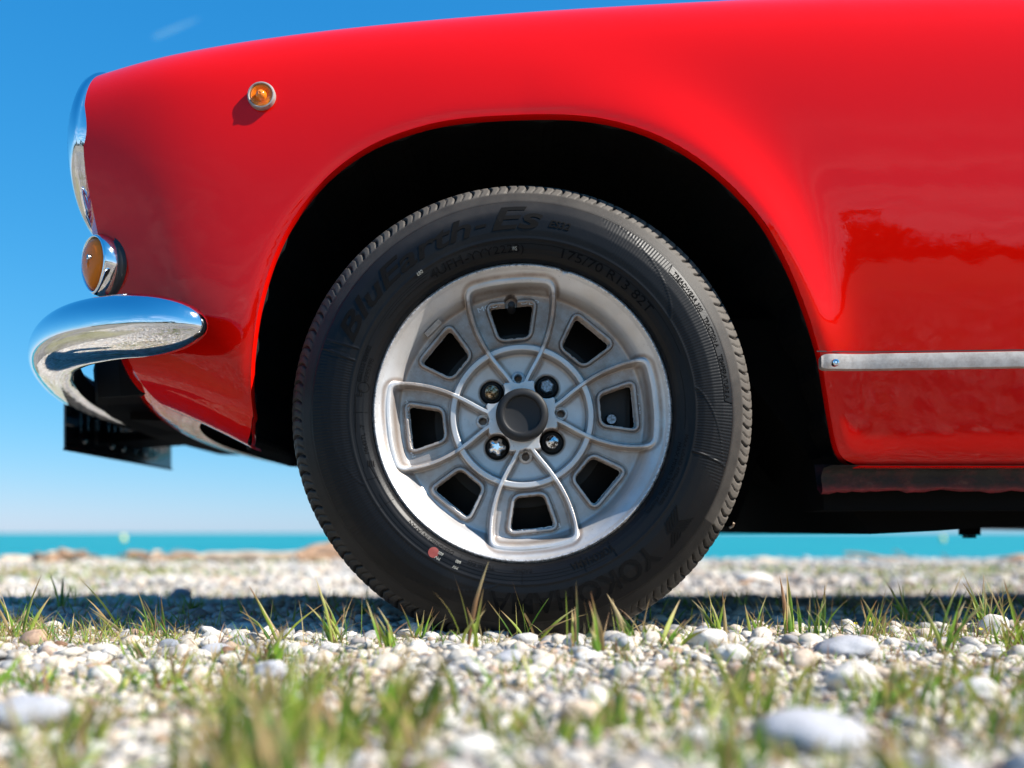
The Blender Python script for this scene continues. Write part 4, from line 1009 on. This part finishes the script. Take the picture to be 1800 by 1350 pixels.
for i, (xp, yp, wp_, hp, mt_, Yo, lb) in enumerate(STN):
    Y = Yo or gy(xp, yp - hp * .15); x = (xp - 900) / F * Y; wr = wp_ / F * Y / 2; hr = hp / F * Y / 2
    me = blob_mesh('stone', 40 + i, 4, (1, .8, hr / wr * 1.15), .13, M[mt_])
    o = bpy.data.objects.new('stone', me); C.objects.link(o); o.scale = (wr, wr, wr); o.location = (x, Y + wr * .5, GZ(x, Y + wr * .4) + hr * .80)
    o.rotation_euler = (random.uniform(-.15, .15), random.uniform(-.22, .12), random.uniform(-.3, .3)); tag(o, lb, 'stone')

# ---- grass
GREEN = [(.15, .29, .03), (.20, .35, .035), (.09, .20, .035), (.30, .38, .05), (.38, .42, .08)]
DRY = [(.34, .22, .09), (.42, .30, .14), (.28, .15, .07), (.50, .40, .20)]
class Blades:
    def __init__(s): s.v = []; s.f = []; s.c = []
    def blade(s, base, L, wd, lean, az, curl=.8, col=None, tip=None, face=None, kink=None, n=7):
        col = col or random.choice(GREEN); tip = tip or (random.choice(DRY) if random.random() < .55 else col)
        p = Vector(base); d = Vector((math.cos(az) * math.sin(lean), math.sin(az) * math.sin(lean), math.cos(lean)))
        fa = face if face is not None else random.uniform(0, 6.28); sv = Vector((math.cos(fa), math.sin(fa), 0)); b0 = len(s.v); ax = d.cross(Vector((0, 0, 1)))
        ax = ax.normalized() if ax.length > 1e-4 else Vector((1, 0, 0)); tot_ = 0
        for i in range(n + 1):
            t = i / n; ww = wd * (.55 + .9 * t if t < .35 else max(.03, 1.0 * (1 - ((t - .35) / .65) ** 1.6)))
            side_ = (sv - d * sv.dot(d)).normalized(); fold = d.cross(side_) * ww * .28
            s.v += [tuple(p - side_ * ww / 2 + fold), tuple(p), tuple(p + side_ * ww / 2 + fold)]
            k = max(0, (t - .55) / .45) if tip is not col else 0; k = min(1, k * 1.5)
            j = random.uniform(.88, 1.12); cc = tuple((col[q] * (1 - k) + tip[q] * k) * j * (.9 + .25 * t) for q in range(3)); s.c += [cc] * 3
            if i < n: o_ = b0 + 3 * i; s.f += [(o_, o_ + 1, o_ + 4, o_ + 3), (o_ + 1, o_ + 2, o_ + 5, o_ + 4)]
            a = -curl / n * (1 + (2.5 if kink and abs(t - kink) < .5 / n else 0)); d = (Matrix.Rotation(a, 3, ax) @ d).normalized(); p = p + d * (L / n)
    def build(s, name, loc=None, parent=None):
        V = np.array(s.v); me = bpy.data.meshes.new(name)
        if loc is not None: V = V - np.array(loc)
        me.from_pydata(V.tolist(), [], s.f); me.polygons.foreach_set('use_smooth', [True] * len(me.polygons))
        a = me.color_attributes.new('col', 'FLOAT_COLOR', 'POINT'); a.data.foreach_set('color', np.c_[np.array(s.c), np.ones(len(s.c))].ravel())
        me.materials.append(M['grass']); o = bpy.data.objects.new(name, me); C.objects.link(o)
        if loc is not None: o.location = loc
        return o
def tuft(B, x, y, n, L, wd, spread=.6, dry=.25, rad=.008, curl=1.0):
    z = GZ(x, y) - .002
    for _ in range(n):
        az = random.uniform(0, 6.28); c_ = random.choice(DRY) if random.random() < dry else None
        B.blade((x + random.gauss(0, rad), y + random.gauss(0, rad), z), L * random.uniform(.45, 1.1), wd * random.uniform(.6, 1.15), abs(random.gauss(.12, spread * .5)), az, random.uniform(0, curl), c_, n=5)
# tufts one can tell apart: (px x, px base y, height px, blades, lean towards +x, dryness, label)
HERO = [
 (36, 1130, 120, 4, .25, .5, 'thin brown and green grass stem at the far left in front of the shadow', None),
 (222, 1125, 130, 3, -.65, .2, 'long bright green blade leaning left across the shadow at the left', None),
 (265, 1130, 95, 5, -.1, .1, 'upright dark green blades in the left part of the shadow', None),
 (330, 1080, 70, 7, .5, .0, 'spreading dark green tuft at the back of the shadow on the left', 1.45),
 (118, 1075, 75, 6, .1, .0, 'tall dark tuft at the far left behind the shadow', 1.5),
 (480, 1135, 110, 5, -.5, .5, 'tangled tuft with curled brown tips left of the tyre', None),
 (590, 1140, 125, 7, -.25, .1, 'broad fresh green tuft against the left foot of the tyre', None),
 (690, 1150, 95, 6, -.2, .5, 'yellowish green tuft under the lower left of the tyre', None),
 (738, 1128, 70, 4, .35, .4, 'short tuft with a blade leaning right under the tyre', None),
 (826, 1180, 150, 3, .1, .5, 'tall forked blades in front of the lowest part of the tyre', .98),
 (930, 1115, 130, 4, -.75, .45, 'long leaning stem with brown leaves crossing the tyre foot', 1.1),
 (1008, 1160, 118, 2, .0, .35, 'single upright blade with a brown tip before the tyre lettering', .95),
 (1062, 1175, 110, 3, -.05, .3, 'broad blurred upright blade below the tyre, right of centre', .92),
 (1110, 1155, 95, 4, -.25, .3, 'leaning green blade with an orange edge at the lower right of the tyre', 1.0),
 (1170, 1140, 105, 3, .55, .1, 'blurred green blade leaning right at the right foot of the tyre', .96),
 (1265, 1105, 95, 6, -.1, .6, 'straw coloured upright stems right of the tyre', 1.12),
 (1330, 1110, 80, 6, .2, .5, 'green and tan tuft with an arching dry stem before the shadow', 1.12),
 (1392, 1110, 120, 4, .0, .6, 'tall straw stem with a green shoot, middle of the right-hand shadow', 1.12),
 (1440, 1145, 105, 5, .05, .5, 'yellow-green seeding stem before the right-hand shadow', 1.05),
 (1545, 1110, 85, 9, .1, .5, 'mixed green and orange tuft beside the yellow flower', 1.12),
 (1605, 1090, 95, 6, -.3, .0, 'dark pointed blades standing in the right-hand shadow', 1.3),
 (1660, 1110, 150, 6, .3, .2, 'large blurred green tuft rising at the right', .95),
 (1735, 1110, 120, 9, -.25, .1, 'dense spiky dark green tuft near the right edge', 1.2),
 (1785, 1100, 150, 7, -.3, .4, 'tall tuft with brown tips cut by the right edge', 1.0),
 (445, 1360, 250, 34, .05, .2, 'large very blurred green tuft at the bottom left', .50),
 (700, 1345, 190, 16, .15, .2, 'blurred green blades at the bottom, left of centre', .60),
 (620, 1350, 140, 20, -.3, .5, 'blurred brown and green tuft at the bottom below the yellow flower', .58),
 (1310, 1275, 150, 14, .2, .2, 'blurred bright green tuft in the right foreground', .68),
 (1560, 1250, 130, 14, -.4, .1, 'blurred arching green blades in the right foreground', .72),
 (1680, 1210, 90, 16, .1, .15, 'dense low green tuft in the right foreground', .76),
 (950, 1340, 110, 14, .3, .1, 'blurred yellow-green broad leaf at the bottom centre', .58),
 (1080, 1320, 120, 7, .1, .2, 'thin blurred green blades at the bottom, right of centre', .62),
 (250, 1190, 60, 8, -.2, .2, 'small green tuft on the gravel in the left middle ground', .95),
 (460, 1180, 90, 10, .2, .6, 'brownish tuft beside the grey stones on the left', .88),
 (130, 1330, 130, 8, .2, .2, 'blurred grass at the bottom left corner', .58),

 (385, 1420, 250, 6, .25, .15, 'tall out-of-focus yellow-green blades cut by the bottom edge, left of the largest tuft', .44),
 (505, 1440, 215, 5, -.2, .3, 'very blurred olive blades at the bottom, right of the largest tuft', .43),
 (690, 1440, 200, 5, .3, .2, 'broad blurred blade rising from the bottom edge below the tyre', .43),
 (965, 1430, 150, 4, -.3, .1, 'short wide bright blade at the very bottom centre', .44),
 (1285, 1400, 235, 5, .05, .15, 'tall soft green blade at the right, before the pale lumpy stone', .47),
 (1440, 1430, 175, 5, .3, .2, 'soft green blades in front of the large grey stone', .43),
 (1640, 1420, 190, 6, -.25, .2, 'soft green blades at the bottom right under the orange stone', .44),
 (60, 1430, 190, 5, .3, .4, 'soft straw-coloured blades at the bottom left edge', .43),
]
for (xp, yp, hp, n, ln, dry, lb, Yo) in HERO:
    Y = Yo or gy(xp, yp); x = (xp - 900) / F * Y; z = GZ(x, Y); B = Blades(); L = hp / F * Y * 1.12
    for k in range(int(n * 1.5) + 1):
        az = 0 if ln > 0 else math.pi
        lean = abs(ln) * random.uniform(.5, 1.3); az += random.gauss(0, .5) + (math.pi if random.random() < .22 else 0)
        isdry = random.random() < dry * .6
        sg = .006 if n < 12 else .022
        B.blade((x + random.gauss(0, sg), Y + random.gauss(0, sg), z - .003), L * (1 if k == 0 else random.uniform(.45, .95)), random.uniform(.0022, .0046) * (1.3 if n < 5 else 1) * (1 if Y > .9 else 1.35), lean, az, random.uniform(-.1, .7) if k else .2,
                random.choice(DRY) if isdry else None, random.choice(DRY) if random.random() < .6 + dry else None, face=random.gauss(0, .7), kink=random.choice([None, .4, .6]), n=9)
    for _ in range(n * 2):       # thin dry and green stems
        B.blade((x + random.gauss(0, .016), Y + random.gauss(0, .016), z - .002), L * random.uniform(.3, .85), random.uniform(.0008, .0018), abs(random.gauss(0, .35)), random.uniform(0, 6.28), random.uniform(-.3, 1.4), random.choice(DRY + GREEN), random.choice(DRY), n=6)
    for _ in range(n * 3):       # short leaves at the foot
        B.blade((x + random.gauss(0, .012), Y + random.gauss(0, .012), z - .002), L * random.uniform(.12, .35), random.uniform(.001, .002), random.uniform(.2, 1.2), random.uniform(0, 6.28), random.uniform(0, 1.2), random.choice(DRY + GREEN), n=4)
    tag(B.build('grass_tuft', (x, Y, z)), lb, 'grass tuft', 'grass tufts growing in the gravel')
# low turf nobody could count
B = Blades()
def patches(n, y0, y1, L, wd, k, half=.58, dry=.3, thr=-.05, sc_=3.0, rad=.010):
    c_ = 0
    while c_ < n:
        y = random.uniform(y0, y1) if y1 < 1 else math.sqrt(random.random() * (y1 * y1 - y0 * y0) + y0 * y0); x = random.uniform(-1, 1) * (half * y + .05)
        if mnoise.noise(Vector((x * sc_, y * sc_, 3))) < thr: c_ += .2; continue
        tuft(B, x, y, k, L, wd, .9, dry, rad); c_ += 1
patches(480, .46, .96, .024, .0019, 8, thr=.04, sc_=8, dry=.35)
patches(110, .46, .80, .050, .0034, 6, thr=.05, sc_=7, dry=.25)
patches(420, 1.00, 1.24, .018, .0012, 9, dry=.35, thr=-.3)
patches(420, 1.02, 1.30, .038, .0018, 4, dry=.45, thr=-.1)
patches(260, .85, 1.05, .024, .0016, 5, dry=.5, thr=.05, sc_=5)
for _ in range(120):             # turf line along the near edge of the shadow and round the tyre foot
    x = random.uniform(-.72, .72); y = 1.13 + random.gauss(0, .03); tuft(B, x, y, 10, .014, .0009, 1.0, .3, .012)
for _ in range(60):
    x = random.uniform(-.12, .22); y = 1.125 + random.gauss(0, .012); tuft(B, x, y, 12, .015, .0009, 1.0, .2, .012)
patches(420, 1.3, 3.2, .045, .0032, 5, dry=.25, thr=-.05, sc_=1.6, rad=.02)
patches(500, 3.2, 6.3, .055, .006, 6, dry=.35, thr=.08, sc_=.9, rad=.04)
for _ in range(420):             # green swards further back, left and right
    x = random.gauss(-2.25, .55) if random.random() < .6 else random.gauss(2.1, .45); y = random.uniform(4.1, 5.2); tuft(B, x, y, 7, .05, .008, .9, .3, .05)
for _ in range(2600):            # straw litter lying on the stones
    y = math.sqrt(random.random() * (1.7 ** 2 - .48 ** 2) + .48 ** 2); x = random.uniform(-.6, .6) * y; c_ = random.choice(DRY)
    B.blade((x, y, GZ(x, y) + random.uniform(.001, .006)), random.uniform(.006, .03), random.uniform(.0006, .0016), random.uniform(1.2, 1.5), random.uniform(0, 6.28), random.uniform(-.3, .5), c_, c_, n=3)
tag(B.build('low_grass'), 'short sparse grass growing through the pebbles', kind='stuff')
B = Blades()
for _ in range(900):
    x = random.uniform(-3, 3); y = random.uniform(-4, .42); tuft(B, x, y, 5, .05, .004, .9, .4, .03)
tag(B.build('low_grass'), 'sparse grass on the near side of the beach', kind='stuff')

# ---- yellow flowers
for i, (xp, yp, Y, s_, lb) in enumerate([(543, 1213, .86, 7, 'small blurred yellow flower in the left foreground'), (1530, 1090, 1.16, 9, 'yellow flower before the right-hand shadow, the larger of two'), (1504, 1096, 1.15, 6, 'smaller yellow bloom beside the larger one'), (1724, 1106, 1.15, 6, 'tiny yellow flower near the round cream stone')]):
    p = P(xp, yp, Y); e = empty('yellow_flower', (p.x, Y, GZ(p.x, Y))); tag(e, lb, 'flower')
    st = Blades(); st.blade((p.x, Y, GZ(p.x, Y)), max(.006, p.z - GZ(p.x, Y)), .0012, .02, 0, 0, GREEN[0], GREEN[0], n=4); so_ = st.build('stem'); so_.parent = e; so_.location = -Vector(e.location)
    V = []; Fc = []; r0 = s_ / F * Y / 1.6
    for k in range(9):
        a = 2 * math.pi * k / 9; b = a + .5; c0 = len(V); q = Vector((0, -.6, .8)).normalized()
        for rr, aa, hh3 in ((.1, a, 0), (.75, a - .28, .15), (1.0, a, .3), (.75, a + .28, .15)): V.append((p.x + r0 * rr * math.cos(aa), Y + r0 * (rr * math.sin(aa) * .8 - hh3 * .6), p.z + r0 * (rr * math.sin(aa) * .6 + hh3 * .8)))
        Fc.append((c0, c0 + 1, c0 + 2, c0 + 3))
    mk('petals', V, Fc, M['petal'], e, False)

# ---- driftwood along the crest of the beach
def log(name, p0, p1, r0, r1, m, label, cat='driftwood', bend=.06, n=14, knob=.12):
    p0, p1 = Vector(p0) + Vector((0, 0, .012)), Vector(p1) + Vector((0, 0, .012)); r0 *= 1.3; r1 *= 1.3; L = (p1 - p0).length; V = []; seg = 10; sd_ = random.random() * 50; d = (p1 - p0).normalized()
    a = d.orthogonal().normalized(); b = d.cross(a)
    for i in range(n + 1):
        t = i / n; p = p0.lerp(p1, t) + (a * mnoise.noise(Vector((t * 2.5, sd_, 0))) + b * mnoise.noise(Vector((t * 2.5, 0, sd_)))) * bend * L * math.sin(math.pi * (t * .9 + .05)) * 1.5
        r = (r0 * (1 - t) + r1 * t) * (1 if 0 < i < n else .6)
        for k in range(seg):
            w_ = 2 * math.pi * k / seg; q = 1 + knob * mnoise.noise(Vector((math.cos(w_) * 1.5, math.sin(w_) * 1.5, t * 6 + sd_))) * 2
            V.append(tuple(p + a * (r * q * math.cos(w_)) + b * (r * q * math.sin(w_))))
    fcs = grid_faces(n + 1, seg, closed_m=True).tolist() + [list(range(seg))[::-1], list(range(n * seg, (n + 1) * seg))]
    o = mk(name, V, fcs, m); o['label'] = label; o['category'] = cat; return o
def at(xp, yp, Y): return P(xp, yp, Y)
log('driftwood_log', at(352, 984, 6.0), at(560, 981, 6.1), .030, .026, M['wood'], 'long pale straight log lying on the crest left of the tyre', knob=.06, bend=.02)
log('driftwood_log', at(215, 992, 6.0), at(400, 984, 6.3), .022, .016, M['wood_brown'], 'brown branch lying across the pile in the middle of the left crest')
log('driftwood_log', at(222, 978, 6.0), at(330, 990, 6.2), .020, .012, M['wood_brown'], 'dark slanting branch on the middle driftwood pile')
log('driftwood_log', at(262, 988, 5.9), at(282, 971, 6.2), .010, .007, M['wood'], 'short pale stick poking up from the middle driftwood pile')
log('driftwood_log', at(0, 991, 6.0), at(86, 985, 6.2), .032, .022, M['wood'], 'pale thick log at the far left of the crest')
log('driftwood_log', at(70, 990, 6.0), at(160, 985, 6.3), .020, .014, M['wood_brown'], 'brown branch at the foot of the left driftwood heap')
log('driftwood_log', at(80, 986, 6.1), at(112, 973, 6.3), .014, .008, M['wood_brown'], 'short branch leaning up to the left heap\'s peak')
log('driftwood_log', at(102, 972, 6.1), at(170, 990, 6.3), .018, .010, M['wood_brown'], 'brown branch running down from the left heap\'s peak')
log('driftwood_log', at(40, 997, 5.7), at(128, 996, 5.8), .014, .012, M['wood'], 'pale thin stick lying before the left driftwood heap')
log('driftwood_log', at(520, 984, 6.0), at(592, 962, 6.2), .030, .030, M['wood_brown'], 'thick brown branch rising beside the tyre on the left crest')
log('driftwood_log', at(530, 990, 5.9), at(620, 980, 6.1), .028, .022, M['wood_brown'], 'brown log behind the tyre\'s left foot')
log('driftwood_log', at(560, 972, 6.3), at(640, 960, 6.4), .034, .03, M['wood'], 'pale log topping the heap beside the tyre')
log('driftwood_branch', at(1484, 976, 6.0), at(1600, 990, 6.1), .006, .014, M['wood_brown'], 'thin bare branch raised above the beach edge right of the tyre', bend=.03)
log('driftwood_branch', at(1570, 970, 6.2), at(1604, 988, 6.2), .003, .007, M['wood_brown'], 'thin twig crossing behind the bare branch')
log('driftwood_branch', at(1656, 976, 6.2), at(1668, 992, 6.2), .003, .006, M['wood_brown'], 'short twig standing up between the bare branch and the brown clump')
log('driftwood_branch', at(286, 981, 6.2), at(318, 968, 6.3), .003, .002, M['wood_brown'], 'thin twig pointing up right of the middle pile')
log('driftwood_branch', at(1300, 1032, 3.4), at(1328, 1024, 3.5), .005, .004, M['wood_brown'], 'small dark stick on the gravel behind the right-hand shadow')
for k in range(30):
    x0 = random.choice([random.uniform(60, 170), random.uniform(215, 330), random.uniform(520, 590)]); yb = 989 - random.uniform(0, 12)
    log('driftwood_stick', at(x0, yb, random.uniform(5.9, 6.4)), at(x0 + random.uniform(-30, 40), yb - random.uniform(-3, 9), random.uniform(5.9, 6.5)), random.uniform(.005, .014), random.uniform(.003, .008), random.choice([M['wood'], M['wood_brown']]), 'small brown or pale stick in the driftwood heaps on the left crest', n=6)['group'] = 'small sticks in the driftwood heaps'
def rock(xp, yp, Y, wpx, hpx, m, lb, name='rock', cat='rock', rgh=.2):
    p = P(xp, yp, Y); wr = wpx / F * Y / 2; hr = hpx / F * Y / 2; o = bpy.data.objects.new(name, blob_mesh(name, random.randint(80, 200), 3, (1, .9, hr / wr), rgh, m)); C.objects.link(o)
    o.scale = (wr, wr, wr); o.location = p; tag(o, lb, cat)
rock(1790, 987, 6.0, 60, 24, M['wood_brown'], 'dark brown clump at the beach edge on the right', 'seaweed_clump', 'seaweed', .3)
rock(1340, 986, 6.1, 46, 14, M['st_tan'], 'low tan rock at the beach edge right of the tyre')
rock(1418, 988, 6.0, 16, 22, M['st_white'], 'small upright pale stone at the beach edge', 'stone', 'stone')
rock(1610, 992, 6.0, 20, 12, M['st_white'], 'small white stone below the bare branch', 'stone', 'stone')
rock(95, 984, 6.2, 60, 14, M['wood_brown'], 'brown weed mound in the left driftwood heap', 'seaweed_clump', 'seaweed', .3)
rock(585, 976, 6.2, 110, 30, M['wood_brown'], 'large brown weed mound behind the tyre on the left', 'seaweed_clump', 'seaweed', .3)

# ---- buoys
for xp, yp, Y, lb in ((217, 950, 330, 'pale yellow buoy on the sea at the left'), (1657, 953, 300, 'pale yellow buoy on the sea under the car at the right')):
    r_ = 4.4 / F * Y; x = (xp - 900) / F * Y; z0 = -2.6 + H
    e = empty('buoy', (x, Y, z0)); tag(e, lb, 'buoy')
    lathe('float', [(.001, -r_ * .4), (r_ * .8, -r_ * .2), (r_, r_ * .5), (r_ * .9, r_ * 1.5), (r_ * .45, r_ * 2.1), (.001, r_ * 2.2)], (x, Y, z0), (0, 0, 1), M['buoy'], e, 20)
    lathe('top_knob', [(r_ * .2, r_ * 2.0), (r_ * .25, r_ * 2.5), (.001, r_ * 2.6)], (x, Y, z0), (0, 0, 1), M['buoy'], e, 12)

# ---- faint short contrail high over the sea
a0, a1 = P(270, 66, 5200), P(350, 33, 5200); d = (a1 - a0).normalized(); V = []
up_ = Vector((-d.z, 0, d.x)); n = 24
for i in range(n):
    t = i / (n - 1); w_ = 11 * math.sin(math.pi * min(1, t * .9 + .1)) ** .6 * (1 - .5 * t) + 1; p = a0.lerp(a1, t)
    for k in range(10):
        q = 2 * math.pi * k / 10; V.append(tuple(p + up_ * (w_ * math.cos(q)) + Vector((0, 1, 0)) * (w_ * math.sin(q))))
tag(mk('contrail', V, grid_faces(n, 10, closed_m=True), M['contrail']), 'faint short white contrail in the blue sky', kind='stuff')

# ---- dark scrub line far inland, behind the camera: the paint mirrors it
V = []; Fc = []
for i in range(420):
    x = random.uniform(-160, 200); y = -70 - random.uniform(0, 14); hgt = 3.2 + 2.6 * mnoise.noise(Vector((x * .03, 5, 0))) + (6 * math.exp(-((x - 22) / 9) ** 2))
    for _ in range(16):
        cx_, cz_ = x + random.gauss(0, 2.2), random.uniform(0, max(1, hgt)); s_ = random.uniform(.5, 1.3); b0 = len(V); q = Matrix.Rotation(random.uniform(0, 6.28), 3, Vector((random.random(), random.random(), random.random())).normalized())
        for c_ in ((-1, -1, 0), (1, -.8, .3), (1, 1, 0), (-.8, 1, -.3)): V.append(tuple(Vector((cx_, y, cz_)) + q @ (Vector(c_) * s_)))
        Fc.append((b0, b0 + 1, b0 + 2, b0 + 3))
tag(mk('scrub', V, Fc, M['leaf'], smooth=False), 'far line of dark scrub inland', kind='stuff')

V = [(-9000, -900, 900), (9000, -900, 900), (9000, -16000, 900), (-9000, -16000, 900)]
tag(mk('thin_clouds', V, [(0, 1, 2, 3)], M['cloud'], smooth=False), 'thin white clouds inland', kind='stuff')
